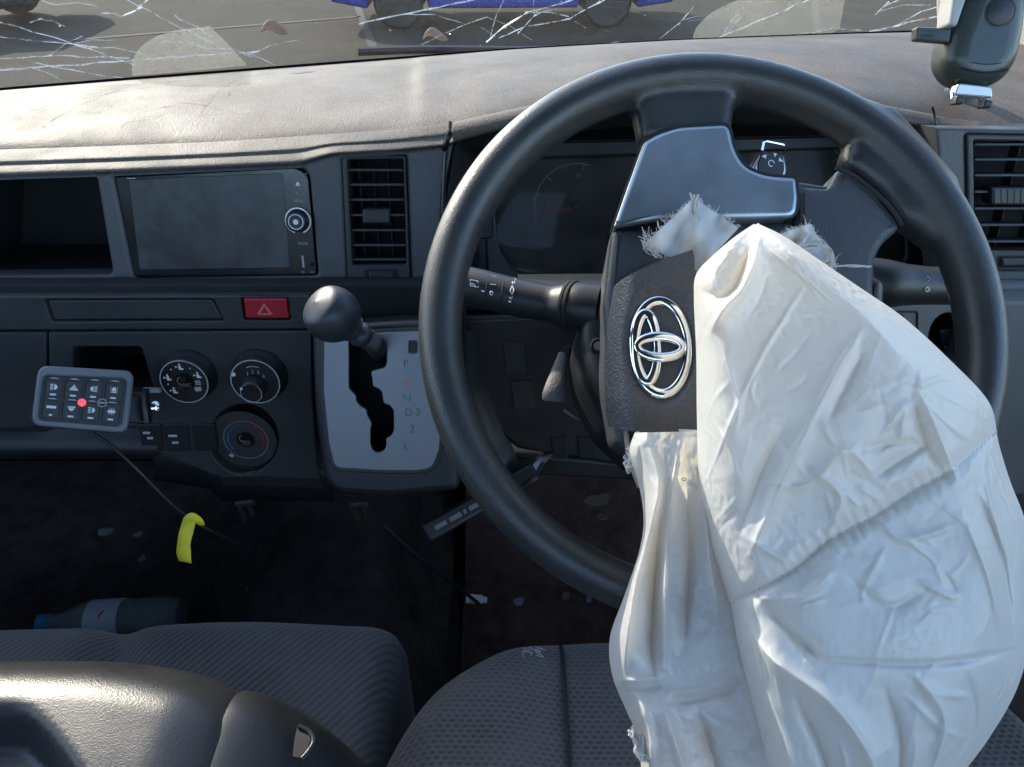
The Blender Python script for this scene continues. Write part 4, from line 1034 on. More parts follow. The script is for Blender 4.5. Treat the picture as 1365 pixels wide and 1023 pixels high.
u, v = PH.uv(1333, 16); mb = MB(); mb.lathe(PH.P(u, v, -.0005), PH.n, [(.0142, 0), (.0142, .0007), (.0128, .0008), (.0126, -.0002), (.0122, .0014), (.0105, .0022), (0, .0024)], 36); mb.build('round_button', M['black'], ph)
mb = MB(); mb.plate(PH, PH.L([(1222, 35.5, 3), (1269, 38, 3), (1266, 57, 3), (1221, 53, 3)], 0, -.006), (), -.016, -.006, .0016); gr = mb.build('release_tab', M['holder'], ph)
u, v = PH.uv(1237, 48.5, -.0055); mb = MB(); mb.text('OPEN', PH, u, v, .0052, -.0056, -3); mb.build('lettering', M['black'], gr)
u, v = PH.uv(1240, 41.5, -.0055); mb = MB(); mb.plate(PH, [(u - .006, v - .0004), (u + .006, v - .0005), (u + .006, v + .0004), (u - .006, v + .0005)], (), -.006, -.0057, .0001); mb.build('small_print', M['black'], gr)
mb = MB(); mb.plate(PH, PH.L([(1276, -60), (1292, -60), (1290, -5, 10), (1276, 36, 8), (1265, 34, 8), (1270, 0, 10)], 3, .004), (), -.020, .004, .003, 4); mb.build('clamp_arm', M['holder_pale'], ph)
mb = MB(); mb.tube([PH.hit(1257, -40, -.03), PH.hit(1258, 10, -.03), PH.hit(1260, 60, -.03)], .006, 10); mb.build('support_stem', M['holder_pale'], ph)
mb = MB(); mb.plate(PH, PH.L([(1276, 111, 5), (1321, 116, 5), (1322, 131, 4), (1270, 127, 5)], 0, -.008), (), -.016, -.006, .0015); mb.build('foot_plate', M['steel'], ph)
for x, y in ((1277, 134), (1314, 139)):
    mb = MB(); mb.tube([PH.hit(x - 7, y - 10, -.010), PH.hit(x - 6, y - 2, -.006), PH.hit(x - 3, y + 4, .003), PH.hit(x + 5, y - 2, .009)], [.0022, .0024, .0024, .0020], 8); h_ = mb.build('foot_hook', M['chrome'], ph)
    mb = MB(); mb.plate(PH, PH.L([(x - 1, y - 7), (x + 11, y - 5), (x + 8, y + 5), (x - 4, y + 5)], 2, .010), (), .0, .010, .002); mb.build('hook_pad', M['black'], h_)
mb = MB(); a = PH.hit(1300, 132, -.02); mb.lathe(Vector((a.x + .01, a.y + .045, base_pt(1300).z + .004)), (0, 0, 1), [(.024, -.012), (.024, 0), (.022, .006), (.012, .010), (.010, .05), (0, .05)], 28); mb.build('suction_base', M['black'], ph)
# ---------------------------------------------------------------- gadget in the binnacle
GP = Plane(at(1028, 212, .715), Vector((.12, -.85, .5)), (1, .10, -.12))
gd = thing('key_fob', GP.hit(1026, 246), 'small chrome rimmed black key fob with white arrow marks seen through the wheel', 'key fob')
go = [(1016, 200, 5), (1046, 206, 4), (1050, 226, 4), (1042, 250, 8), (1010, 245, 8), (1003, 222, 4)]
mb = MB(); mb.plate(GP, GP.L(go), (), -.010, 0, .0025, 3); mb.build('body', M['steel'], gd)
mb = MB(); mb.plate(GP, GP.L([(1016, 201, 3), (1044, 207, 3), (1046, 226, 3), (1040, 246, 4), (1012, 242, 4), (1010, 220, 3)], 0, .001), (), -.002, .0012, .0008); mb.build('face', M['black'], gd)
mb = MB(); lo_ = [GP.hit(x, y, -.004) for x, y in [(1016, 201), (1018, 190), (1022, 188.5), (1044, 193), (1047, 196), (1046, 206)]]; mb.tube(lo_, .0016, 8); mb.build('ring_loop', M['chrome'], gd)
for q in ([(1031, 204), (1036, 205), (1033, 210)], [(1015, 208), (1022, 206), (1021, 212)], [(1039, 210), (1045, 216), (1038, 215)]):
    mb = MB(); mb.plate(GP, GP.L(q, 0, .0016), (), .001, .0016, .0002); mb.build('arrow_mark', M['white'], gd)
u, v = GP.uv(1028, 218, .0013); mb = MB(); pl = Plane(GP.P(u, v, .0013), GP.n, GP.u); arc_marks(mb, pl, (0, 0), .0028, 150, 450, .0009, .0003, 14); mb.build('round_mark', M['white'], gd)

# ---------------------------------------------------------------- seats and console
def smooth01(x): x = max(0, min(1, x)); return x * x * (3 - 2 * x)
SEAT = -.60
ds = thing('driver_seat', (.17, .22, Z(FLOOR)), 'dark honeycomb cloth driver seat cushion under the hanging airbag', 'seat')
def cushion(u, v):
    # u across, v from the front edge to the back; superellipse outline rolling over the edges
    x0, x1, y0, y1 = -.118, .47, .462, -.20
    U = 2 * u - 1; V = v
    su = math.copysign(1 - (1 - abs(U)) ** 1.0, U)
    fx = .5 * (x0 + x1) + su * .5 * (x1 - x0)
    fy = y0 + V * (y1 - y0)
    # rounded front corners
    k = max(0, abs(U) - .25) / .75
    fy -= .125 * k ** 2.6 * (1 - V) ** 1.5
    e = min(1 - abs(U), V * 1.25 if V < .5 else 1.0)
    drop = 0
    d_side = (1 - abs(U)) * .5 * (x1 - x0); d_front = V * (y0 - y1)
    for d_, rr_ in ((d_side, .055), (d_front, .06)):
        if d_ < rr_: drop += rr_ - math.sqrt(max(0, rr_ ** 2 - (rr_ - d_) ** 2))
    z = SEAT - drop * 1.0 + .016 * smooth01((abs(U) - .40) / .25) * (1 - smooth01((abs(U) - .8) / .2)) - .020 * V
    return Vector((fx, fy, Z(z)))
mb = MB(); mb.grid(cushion, 90, 80); nb = 91
ring = [i for i in range(90)] + [90 + j * nb for j in range(80)] + [80 * nb + i for i in range(90, 0, -1)] + [j * nb for j in range(80, 0, -1)]
lo_ring = [mb.v[i] + Vector((0, 0, -.12)) for i in ring]; b0 = len(mb.v); mb.v += lo_ring
for i in range(len(ring)):
    j = (i + 1) % len(ring); mb.f.append((ring[i], b0 + i, b0 + j, ring[j]))
mb.build('seat_cushion', M['seat_honey'], ds, 180)
for U_ in (-.44, .44):
    mb = MB(); mb.tube([cushion((U_ + 1) / 2, v_ / 30) + Vector((0, 0, .0012)) for v_ in range(1, 31)], .0022, 6); mb.build('seam', M['deep'], ds)
mb = MB(); mb.box((.176, .10, Z(-.84)), .46, .50, .30, .02); mb.build('seat_base', M['black'], ds)
# white scuff of worn threads on the front edge
mb = MB()
for i in range(26):
    u_ = .215 + .035 * random.random(); v_ = .03 + .025 * random.random()
    a = cushion(u_, v_) + Vector((0, 0, .0016)); b = cushion(u_ + .012 * random.random(), v_ + .006) + Vector((0, 0, .0016)); mb.tube([a, b], .0004, 4)
o = mb.build('worn_threads', M['grey_print'], ds); o['kind'] = 'stuff'
# middle and passenger seat
ps = thing('passenger_seat', (-.45, .2, Z(FLOOR)), 'dark diagonal ribbed cloth passenger bench beside the driver seat', 'seat')
def bench(u, v):
    x0, x1, y0, y1 = -1.05, -.112, .485, -.20
    X = x0 + u * (x1 - x0); Y = y0 + v * (y1 - y0)
    d_side = (x1 - X); d_front = y0 - Y; drop = 0
    Y -= .10 * max(0, 1 - d_side / .06) ** 2 * 0
    for d_, rr_ in ((d_side, .035), (d_front, .05)):
        if d_ < rr_: drop += rr_ - math.sqrt(max(0, rr_ ** 2 - (rr_ - d_) ** 2))
    z = -.615 - drop - .03 * max(0, (-.42 - X)) - .012 * math.exp(-((X + .345 + (Y - .35) * .4) / .022) ** 2) + .010 * math.exp(-((X + .27) / .10) ** 2)
    if X < -.5: z -= .05 * smooth01((-.5 - X) / .3)
    return Vector((X, Y, Z(z)))
mb = MB(); mb.grid(bench, 150, 70); nb = 151
ring = [i for i in range(150)] + [150 + j * nb for j in range(70)]
lo_ring = [mb.v[i] + Vector((0, 0, -.14)) for i in ring]; b0 = len(mb.v); mb.v += lo_ring
for i in range(len(ring) - 1): mb.f.append((ring[i], b0 + i, b0 + i + 1, ring[i + 1]))
mb.build('seat_cushion', M['seat_rib'], ps, 180)
mb = MB(); mb.box((-.58, .12, Z(-.87)), .90, .52, .26, .02); mb.build('seat_base', M['black'], ps)
# console: folded down middle backrest with a tray
cs = thing('centre_console', (-.33, .12, Z(-.60)), 'black folding armrest console with a shallow tray between the seats', 'console')
CZ = -.466
def cons(u, v):
    x0, x1, y0, y1 = -.68, -.176, .345, -.16
    U = 2 * u - 1; X = .5 * (x0 + x1) + U * .5 * (x1 - x0); Y = y0 + v * (y1 - y0)
    dr = 0
    ds_, df = (1 - abs(U)) * .5 * (x1 - x0), (y0 - Y)
    if U > 0: Y -= .030 * max(0, U - .45) ** 2 * 3.3 * (1 - v)
    Y -= .028 * max(0, -.0 - U) ** 2
    if ds_ < .060: dr += .060 - math.sqrt(max(0, .060 ** 2 - (.060 - ds_) ** 2))
    if df < .055: dr += .055 - math.sqrt(max(0, .055 ** 2 - (.055 - df) ** 2))
    z = CZ - dr * .9
    # tray recess
    a = smooth01((-.262 - X) / .012 + .5); b = smooth01((.280 - Y - 1.6 * max(0, X + .335) ** 1.3) / .014 + .5)
    z -= .032 * a * b - .004 * a * b * math.sin(X * 20)
    return Vector((X, Y, Z(z)))
mb = MB(); mb.grid(cons, 110, 110)
mb.f = [f[::-1] for f in mb.f]
mb.build('lid', M['lid'], cs, 180)
def side(u, v):
    x0, x1, y0, y1 = -.198, -.112, .325, -.16
    X = x0 + u * (x1 - x0); Y = y0 + v * (y1 - y0) - .02 * u * u * (1 - v)
    dr = .066 * u ** 1.7
    df = v * .46
    if df < .04: dr += .04 - math.sqrt(max(0, .04 ** 2 - (.04 - df) ** 2))
    g = math.exp(-((X + .152) / .016) ** 2) * smooth01((.236 - Y) / .02) * (1 - smooth01((.20 - Y) / .05))
    return Vector((X, Y, Z(CZ - .014 - dr - .024 * g)))
mb = MB(); mb.grid(side, 50, 80); nb = 51
ring = [i for i in range(50)] + [50 + j * nb for j in range(80)]
lo_ring = [mb.v[i] + Vector((.004, 0, -.10)) for i in ring]; b0 = len(mb.v); mb.v += lo_ring
for i in range(len(ring) - 1): mb.f.append((ring[i], b0 + i, b0 + i + 1, ring[i + 1]))
mb.f = [f[::-1] for f in mb.f]
mb.build('side_cover', M['black'], cs, 180)
mb = MB(); pts_ = [(132, 895, 0), (165, 894.5, 0), (205, 898, 0), (250, 908, 0)]
mb.tube([atz(p.x, p.y + 1, CZ - .026) for p in catmull(pts_, 5)], [.0015] + [.0035] * 14 + [.001], 8, True, .5); mb.build('silver_strip', M['steel'], cs)
lc = [(398, 968), (412, 975), (418, 988), (410, 1003), (402, 1012)]
mb = MB(); mb.add([atz(x, y, CZ - .030) for x, y in ((396, 969), (408, 973), (414, 986), (408, 1000), (398, 1010), (390, 1008), (392, 990))], [(0, 6, 5, 4, 3, 2, 1)]); mb.build('slot_shade', M['deep'], cs)  # flat dark sheet over the cover stands for the shade inside the slot
mb = MB(); mb.tube([atz(p.x, p.y, CZ - .029) for p in catmull([(x, y, 0) for x, y in lc], 5)], .0016, 8); mb.build('latch_lever', M['lid'], cs)

# ---------------------------------------------------------------- things in the footwells
bt = thing('water_bottle', atz(150, 830, FLOOR + .03), 'clear plastic water bottle with a red and blue label lying by the passenger seat', 'bottle')
b0_, b1_ = atz(52, 832, FLOOR + .045), atz(246, 820, FLOOR + .045); ax = (b1_ - b0_).normalized(); Lb = (b1_ - b0_).length
mb = MB(); mb.lathe(b0_, ax, [(.013, .018), (.013, .024), (.015, .034), (.026, .058), (.031, .075), (.031, .10), (.0295, .115), (.031, .13), (.0295, .145), (.031, .16), (.0305, .19), (.027, Lb - .004), (.018, Lb), (.0, Lb - .004)], 28)
def bottle_mat():
    m, t, p = base_mat('clear_bottle'); p.inputs['Base Color'].default_value = (.80, .86, .90, 1); p.inputs['Roughness'].default_value = .06; p.inputs['Transmission Weight'].default_value = .72; p.inputs['IOR'].default_value = 1.2
    bump(t, p, noise(t, coords(t), 110, 4), .9, .004); return m
mb.build('bottle_body', bottle_mat(), bt)
mb = MB(); mb.lathe(b0_, ax, [(.0, 0), (.0145, .0005), (.0150, .003), (.0150, .016), (.0135, .018), (0, .018)], 24); mb.build('bottle_cap', M['blue_print'], bt)
mb = MB(); mb.lathe(b0_, ax, [(.0315, .080), (.0318, .082), (.0318, .128), (.0315, .130)], 28); lb = mb.build('bottle_label', paint('pale_blue_label', (.70, .80, .90)), bt)
mb = MB(); c_ = b0_ + ax * .096 + (C0 - b0_).normalized() * .0315; pl = Plane(c_, (C0 - c_), ax); mb.plate(pl, ellipse(0, .004, .008, .010, 20), (), -.003, .0012, .0003); mb.build('label_badge', M['red_print'], lb)
# parking brake pull handle under the dash
hb_ = thing('brake_handle', at(600, 700, .80), 'black pull handle with pale print angled below the dash', 'handle')
BP = Plane(at(608, 688, .80), (C0 - at(608, 688, .80)), at(640, 668, .80) - at(575, 705, .80))
mb = MB(); mb.plate(BP, rounded([(-.038, -.011), (.10, -.011), (.10, .011), (-.038, .011)], .004), (), -.018, 0, .004, 3); hh = mb.build('grip', M['black'], hb_)
for a, b in ((-.026, -.012), (-.008, .006), (.009, .012), (.016, .030)):
    mb = MB(); mb.plate(BP, [(a, -.003), (b, -.003), (b, .002), (a, .002)], (), -.001, .0004, .0002); mb.build('print_mark', M['dim_print'], hh)
mb = MB(); mb.tube([BP.P(.09, 0, -.01), BP.P(.25, .05, -.10)], .006, 8); mb.build('rod', M['steel'], hb_)
# wires under the column and dash
for pts_, r_, lab in (([(655, 655, .80), (690, 650, .79), (712, 636, .78), (724, 618, .79)], .0022, 'thin dark wire bowed below the knee panel'),
                      ([(752, 548, .70), (772, 560, .69), (800, 566, .685), (826, 585, .69)], .0022, 'dark wire curving below the tilt lever'),
                      ([(510, 700, .90), (560, 745, .93), (600, 775, .97), (640, 806, 1.02)], .0024, 'black cable running along the tunnel towards a white plug')):
    mb = MB(); mb.tube(catmull([at(*p) for p in pts_], 8), r_, 8); tag(mb.build('wire', M['black']), lab, 'wire')
mb = MB(); pc = at(633, 799, 1.02); mb.box(pc, .022, .012, .010, .002, Vector((.9, .2, -.35)).normalized(), (0, .85, .5)); wp = thing('wire_plug', pc, 'small white plastic plug lying on the brown floor mat', 'plug'); mb.build('plug_body', M['white'], wp)
mb = MB(); mb.box(pc + Vector((.011, .002, -.004)), .010, .008, .008, .001, Vector((.9, .2, -.35)).normalized(), (0, .85, .5)); mb.build('plug_tip', M['white'], wp)
labs = {}
def shard(x, y, z, s, m_, lab, nm='plastic_shard', cat='debris'):
    e = MB(); c = atz(x, y, z); n = 6
    top = [c + Vector((s * math.cos(i * 1.05 + x) * random.uniform(.5, 1.1), s * math.sin(i * 1.05 + x) * random.uniform(.4, 1.0), random.uniform(0, s * .5))) for i in range(n)]
    e.rings([[p + Vector((0, 0, -.003)) for p in top], top], True, True, True)
    tag(e.build(nm, m_, None, 20), lab, cat)
pale = paint('pale_debris', (.33, .33, .34)); tan = paint('tan_debris', (.22, .17, .13)); blu = paint('blue_grey_debris', (.20, .24, .30))
shard(140, 711, FLOOR + .12, .018, pale, 'torn pale scrap of paper left of the yellow tag', 'paper_scrap')
shard(183, 714, FLOOR + .12, .010, pale, 'small pale scrap just left of the yellow tag', 'paper_scrap')
shard(189, 747, FLOOR + .06, .010, tan, 'tan crumb on the floor below the two paper scraps')
shard(330, 786, FLOOR + .05, .006, tan, 'tiny tan crumb on the floor right of the bottle')
shard(434, 711, FLOOR + .14, .006, pale, 'tiny pale crumb on the tunnel below the gear selector')
shard(693, 803, FLOOR + .018, .011, blu, 'blue grey plastic fragment right of the white plug')
shard(660, 742, FLOOR + .03, .022, tan, 'tan broken clip beside the wheel rim on the floor mat')
shard(668, 752, FLOOR + .03, .012, pale, 'pale chip beside the tan broken clip')
shard(795, 668, FLOOR + .15, .020, tan, 'jagged brown fragment under the wheel near the airbag')
shard(806, 662, FLOOR + .15, .010, pale, 'light chip on top of the jagged brown fragment')
shard(802, 690, FLOOR + .10, .012, tan, 'brown crumb below the jagged brown fragment')
shard(755, 795, FLOOR + .018, .010, tan, 'brown crumb on the mat in front of the driver seat')
shard(785, 800, FLOOR + .018, .008, blu, 'dark blue crumb on the mat close to the airbag')
# clips under the dash
for x, y, lab in ((327, 688, 'small metal bracket under the dash near the yellow tag'), (478, 690, 'brass coloured bracket under the gear selector')):
    mb = MB(); c = at(x, y, .83); mb.tube([c + Vector((-.004, 0, .016)), c + Vector((-.003, .002, -.004)), c + Vector((-.004, 0, -.010))], [.003, .0035, .002], 8); mb.tube([c + Vector((.006, 0, .018)), c + Vector((.007, .003, -.002))], [.0025, .003], 8); mb.tube([c + Vector((-.008, .004, .014)), c + Vector((.012, .004, .017))], .004, 8)
    tag(mb.build('bracket', paint('bracket_%d' % x, (.016, .016, .016) if x < 400 else (.022, .018, .013))), lab, 'bracket')
# ---------------------------------------------------------------- airbag: a cloth sheet shaped by its folds, then relaxed so that it wrinkles
A_ = tilt(at(1130, 640, .422), PITCH)
ab = thing('airbag', A_.hit(1000, 1000), 'deflated white nylon airbag hanging out of the torn steering wheel hub', 'airbag')
def curve_n(pts, n):
    P_ = np.array([(p.x, p.y) for p in catmull([(x, y, 0) for x, y in pts], 12)])
    s = np.concatenate([[0], np.cumsum(np.hypot(*np.diff(P_, axis=0).T))]); t = np.linspace(0, s[-1], n)
    return np.stack([np.interp(t, s, P_[:, 0]), np.interp(t, s, P_[:, 1])], 1)
def pl_dist(X, Y, pts):
    """distance to a polyline in px, and place along it in px"""
    best = np.full(X.shape, 1e9); along = np.zeros(X.shape); acc = 0.0
    for (x0, y0), (x1, y1) in zip(pts, pts[1:]):
        dx, dy = x1 - x0, y1 - y0; L2 = dx * dx + dy * dy; L_ = math.sqrt(L2)
        t = np.clip(((X - x0) * dx + (Y - y0) * dy) / L2, 0, 1)
        d = np.hypot(X - x0 - t * dx, Y - y0 - t * dy)
        m = d < best; best[m] = d[m]; along[m] = acc + t[m] * L_; acc += L_
    return best, along, acc
def feats(X, Y, fl):
    H = np.zeros(X.shape)
    for pts, wd, amp in fl:
        P_ = [tuple(p) for p in curve_n(pts, 14)] if len(pts) > 2 else pts
        d, s, L_ = pl_dist(X, Y, P_)
        tp = np.clip(np.minimum(s, L_ - s) / (L_ * .25 + 1e-6), 0.12, 1) ** .7
        H += amp * 1.25 * tp * (.65 * np.exp(-(d / wd) ** 1.15) + .35 * np.exp(-(d / (wd * .35)) ** 1.3))
    return H
def smooth_noise(ny, nx, k, seed):
    r = np.random.default_rng(seed).normal(size=(ny, nx))
    for _ in range(k):
        r = (r + np.roll(r, 1, 0) + np.roll(r, -1, 0) + np.roll(r, 1, 1) + np.roll(r, -1, 1)) / 5
    return r / r.std()
def to_world(X, Y, H):
    o = np.array(A_.o - C0); n = np.array(A_.n); f = np.array(FWD); r = np.array(RGT); u = np.array(UPV)
    D = f + ((X - 682.5) / FPX)[..., None] * r + ((511.5 - Y) / FPX)[..., None] * u
    t = ((o @ n) + H) / (D @ n)
    return np.array(C0) + D * t[..., None]
def relax(T, ex, goal, iters, bend=.35, pin=None, seed=1):
    P_ = T + np.array(A_.n) * (.0006 * smooth_noise(*T.shape[:2], 3, seed))[..., None]
    def rest(a, b, e): return np.linalg.norm(a - b, axis=-1) * (1 + e)
    S_ = []
    for dy, dx in ((0, 1), (1, 0), (1, 1), (1, -1)):
        S_.append((dy, dx, 1.0 if dy * dx == 0 else .35, 1))
    S_.append((0, 2, bend, 0)); S_.append((2, 0, bend, 0))
    ny, nx = T.shape[:2]; rl = []
    def sl(dy, dx):
        ya = slice(0, ny - dy); yb = slice(dy, ny)
        if dx >= 0: xa, xb = slice(0, nx - dx), slice(dx, nx)
        else: xa, xb = slice(-dx, nx), slice(0, nx + dx)
        return (ya, xa), (yb, xb)
    for dy, dx, k, e in S_:
        a, b = sl(dy, dx); rl.append(rest(T[a], T[b], .5 * (ex[a] + ex[b]) if e else .5 * (ex[a] + ex[b]) * .8))
    W_ = goal[..., None]
    for it in range(iters):
        dP = np.zeros_like(P_); cnt = np.zeros(P_.shape[:2] + (1,))
        for (dy, dx, k, e), L_ in zip(S_, rl):
            a, b = sl(dy, dx); d = P_[b] - P_[a]; ln_ = np.linalg.norm(d, axis=-1, keepdims=True) + 1e-9
            c = d * (.5 * k * (1 - L_[..., None] / ln_))
            dP[a] += c; dP[b] -= c; cnt[a] += k; cnt[b] += k
        P_ = P_ + dP / np.maximum(cnt, 1e-6) * 1.7
        P_ += (T - P_) * W_
    return P_
LEFT = [(1003, 300), (978, 317), (950, 341), (928, 366), (925, 400), (928, 470), (929, 560), (932, 640), (944, 710), (962, 770), (975, 812), (984, 860), (996, 910), (1008, 960), (1022, 1023), (1040, 1090)]
RIGHT = [(1012, 299), (1045, 315), (1085, 342), (1150, 386), (1205, 424), (1262, 476), (1318, 536), (1331, 590), (1346, 640), (1368, 700), (1379, 780), (1374, 850), (1355, 920), (1318, 985), (1280, 1035), (1235, 1090)]
SEAM = [(970, 806), (1010, 787), (1060, 757), (1108, 718), (1160, 690), (1215, 655), (1262, 630), (1300, 600), (1336, 568)]
NYg, NXg = 240, 160
Lc, Rc = curve_n(LEFT, NYg), curve_n(RIGHT, NYg)
sg = .5 - .5 * np.cos(np.linspace(0, math.pi, NXg)); sg = .55 * sg + .45 * np.linspace(0, 1, NXg)
X = Lc[:, None, 0] * (1 - sg) + Rc[:, None, 0] * sg; Y = Lc[:, None, 1] * (1 - sg) + Rc[:, None, 1] * sg
tg_ = np.linspace(0, 1, NYg)[:, None] * np.ones((1, NXg)); SS_ = np.ones((NYg, 1)) * sg
prof_l = 1 - np.clip(1 - SS_ / .16, 0, 1) ** 2.2; prof_r = 1 - np.clip(1 - (1 - SS_) / .22, 0, 1) ** 2.0
dome = np.minimum(prof_l, prof_r)
topf = 1 - np.clip(1 - tg_ / .10, 0, 1) ** 2
H = -.012 + .032 * dome * topf + .012 * np.exp(-(((X - 1180) / 150) ** 2 + ((Y - 560) / 130) ** 2)) + .010 * np.exp(-(((X - 1170) / 170) ** 2 + ((Y - 860) / 150) ** 2))
front_f = [
    ([(1014, 308), (1006, 345), (990, 384), (966, 410), (945, 446)], 13, .0085),
    ([(932, 386), (958, 396), (978, 384), (992, 352), (1002, 325)], 8, -.0055),
    ([(930, 364), (965, 334), (1003, 305)], 9, .005),
    ([(1018, 312), (1090, 365), (1160, 430), (1235, 512)], 22, .0038),
    ([(1022, 330), (1080, 378), (1110, 404)], 5, .0016),
    ([(1078, 372), (1040, 432), (1012, 480), (975, 560), (941, 645)], 3.0, .0016),
    ([(1149, 438), (1135, 462), (1115, 495), (1085, 555)], 4.5, .0036),
    ([(1150, 470), (1120, 530), (1105, 560)], 10, -.003),
    ([(1085, 555), (1050, 625), (1015, 705), (1000, 740)], 12, .0045),
    ([(1050, 560), (1010, 640), (985, 720)], 16, -.0035),
    ([(965, 470), (985, 540), (978, 580)], 4, .0018), ([(950, 560), (972, 600), (985, 640)], 4, .0016), ([(1010, 500), (1002, 520), (1010, 548)], 3, .0012),
    ([(1075, 620), (1120, 660), (1110, 700)], 8, .004), ([(1095, 560), (1110, 590), (1132, 612)], 4, .002), ([(1020, 640), (1062, 650), (1090, 640)], 4, .0018),
    ([(1222, 518), (1250, 505), (1278, 508)], 5, .0036), ([(1225, 522), (1228, 500), (1232, 486)], 3.5, .0018),
    ([(1215, 525), (1232, 585), (1262, 640)], 7, -.0045), ([(1224, 520), (1248, 570), (1275, 640)], 5, .0040),
    ([(1222, 530), (1205, 560), (1200, 590)], 4, .0025), ([(1232, 535), (1270, 570), (1300, 590)], 4, .0025), ([(1240, 520), (1290, 545), (1318, 575)], 4, .0022),
    ([(1180, 575), (1198, 548), (1214, 535)], 5, .0028), ([(1150, 600), (1205, 590), (1245, 600)], 5, -.0022),
    ([(1160, 640), (1205, 610), (1240, 590)], 6, -.003),
    ([(1090, 640), (1130, 600), (1170, 640)], 14, .0025), ([(1100, 655), (1112, 690), (1106, 712)], 3.5, .0020), ([(1120, 650), (1150, 680)], 3.5, .0018),
    ([(992, 830), (1030, 880), (1110, 940), (1160, 1010), (1170, 1060)], 17, .0085),
    ([(1012, 800), (1055, 845), (1098, 880)], 11, -.0075),
    ([(1040, 800), (1075, 792), (1110, 762)], 8, .0042), ([(1060, 812), (1100, 800)], 5, .002),
    ([(1098, 879), (1200, 886), (1290, 880), (1372, 862)], 4, -.0026),
    ([(1130, 770), (1180, 810), (1230, 790)], 18, -.003), ([(1170, 690), (1205, 720), (1275, 700)], 6, .0024), ([(1180, 700), (1240, 745), (1262, 790)], 4, .0020),
    ([(1225, 775), (1268, 796), (1276, 790)], 4, .0030), ([(1230, 740), (1262, 770), (1276, 792)], 3.5, -.0018), ([(1180, 730), (1150, 790), (1160, 812)], 4, .0018),
    ([(1300, 650), (1335, 740), (1352, 850)], 9, -.0055), ([(1285, 690), (1318, 770), (1335, 850)], 10, .0040), ([(1310, 600), (1322, 680), (1350, 760)], 5, .0026),
    ([(1060, 930), (1095, 1000), (1110, 1060)], 9, -.0055), ([(1000, 850), (1018, 910), (1048, 985), (1062, 1060)], 4, .0026),
    ([(1220, 900), (1260, 960), (1240, 1040)], 10, .0042), ([(1180, 920), (1200, 990), (1195, 1060)], 8, -.004), ([(1290, 900), (1300, 960), (1270, 1020)], 8, -.003),
    ([(1220, 905), (1250, 925), (1305, 930)], 4, .002), ([(1210, 930), (1260, 975), (1300, 985)], 4, .002), ([(1120, 990), (1128, 1023), (1125, 1060)], 4, .0022), ([(1000, 720), (1040, 745), (1058, 742)], 5, .0024),
]
H = H + feats(X, Y, front_f) * np.clip(dome * 1.3, 0, 1)
sm = [tuple(p) for p in curve_n(SEAM, 40)]
sd_, sl_, sL = pl_dist(X, Y, sm)
H = H - .0036 * np.exp(-(sd_ / 12) ** 2) * np.clip(dome * 1.2, 0, 1) - .002 * np.exp(-(sd_ / 3) ** 2)
ph_ = np.interp(sl_, np.linspace(0, sL, 60), np.cumsum(np.random.default_rng(5).uniform(1.6, 4.4, 60)))
puck = np.interp(sl_, np.linspace(0, sL, 12), np.random.default_rng(6).uniform(-.15, 1.0, 12).clip(0, 1))
H = H + .0011 * puck * np.sin(ph_) * np.exp(-((sd_ - 5) / 14) ** 2)
def crumple(ny, nx, k, seed, p=.8): return -np.abs(smooth_noise(ny, nx, k, seed)) ** p
amt = .35 + 1.0 * np.exp(-(((X - 1240) / 90) ** 2 + ((Y - 580) / 110) ** 2)) + .9 * np.exp(-(((X - 1240) / 150) ** 2 + ((Y - 800) / 120) ** 2)) + .8 * np.exp(-(((X - 1180) / 150) ** 2 + ((Y - 980) / 90) ** 2)) + .5 * np.exp(-(((X - 960) / 30) ** 2 + ((Y - 540) / 120) ** 2))
amt = amt * np.clip(tg_ / .12, 0, 1)
cr = random.Random(91); lines = []
for k_ in range(105):
    cx_, cy_ = cr.choice(((1235, 560, 55, 60), (1250, 720, 90, 60), (1180, 800, 130, 60), (1180, 960, 130, 60), (970, 560, 30, 130), (1080, 640, 90, 80), (1120, 500, 90, 80)))[:2], None
    (gx, gy) = cx_
    sx, sy = {1235: (60, 60), 1250: (90, 70), 1180: (130, 80), 970: (28, 140), 1080: (90, 80), 1120: (100, 80)}[gx]
    x0, y0 = cr.gauss(gx, sx), cr.gauss(gy, sy); an = R(cr.choice((118, 125, 60, 40, 100, 150)) + cr.uniform(-14, 14)); L_ = cr.uniform(22, 95)
    dx, dy = math.cos(an) * L_ / 2, math.sin(an) * L_ / 2; bx, by = cr.uniform(-7, 7), cr.uniform(-7, 7)
    lines.append(([(x0 - dx, y0 - dy), (x0 + bx, y0 + by), (x0 + dx, y0 + dy)], cr.uniform(1.8, 4.2), cr.choice((1, 1, -1)) * cr.uniform(.0003, .0009)))
H = H + np.clip(dome * 1.2, 0, 1) * np.clip(tg_ / .10, 0, 1) * feats(X, Y, lines)
H = H + amt * dome * (.0006 * crumple(NYg, NXg, 260, 71) + .0003 * crumple(NYg, NXg, 70, 72) + .0022 * smooth_noise(NYg, NXg, 900, 73))
T = to_world(X, Y, H)
ex = .005 + .022 * np.clip(smooth_noise(NYg, NXg, 160, 11) * .5 + .3, 0, 1.2) + .020 * np.exp(-(sd_ / 26) ** 2) * puck
edge_pin = np.minimum(np.minimum(SS_, 1 - SS_) / .02, np.minimum(tg_, 1 - tg_) / .01)
goal = np.where(edge_pin < 1, .5, .006); goal = goal + .10 * np.exp(-(sd_ / 3) ** 2)
FP = relax(T, ex, goal, 300, bend=.16, seed=21)
mb = MB()
nrm = np.array(A_.n)
mb.v = [Vector(p) for p in FP.reshape(-1, 3)]
gi = lambda j, i: j * NXg + i
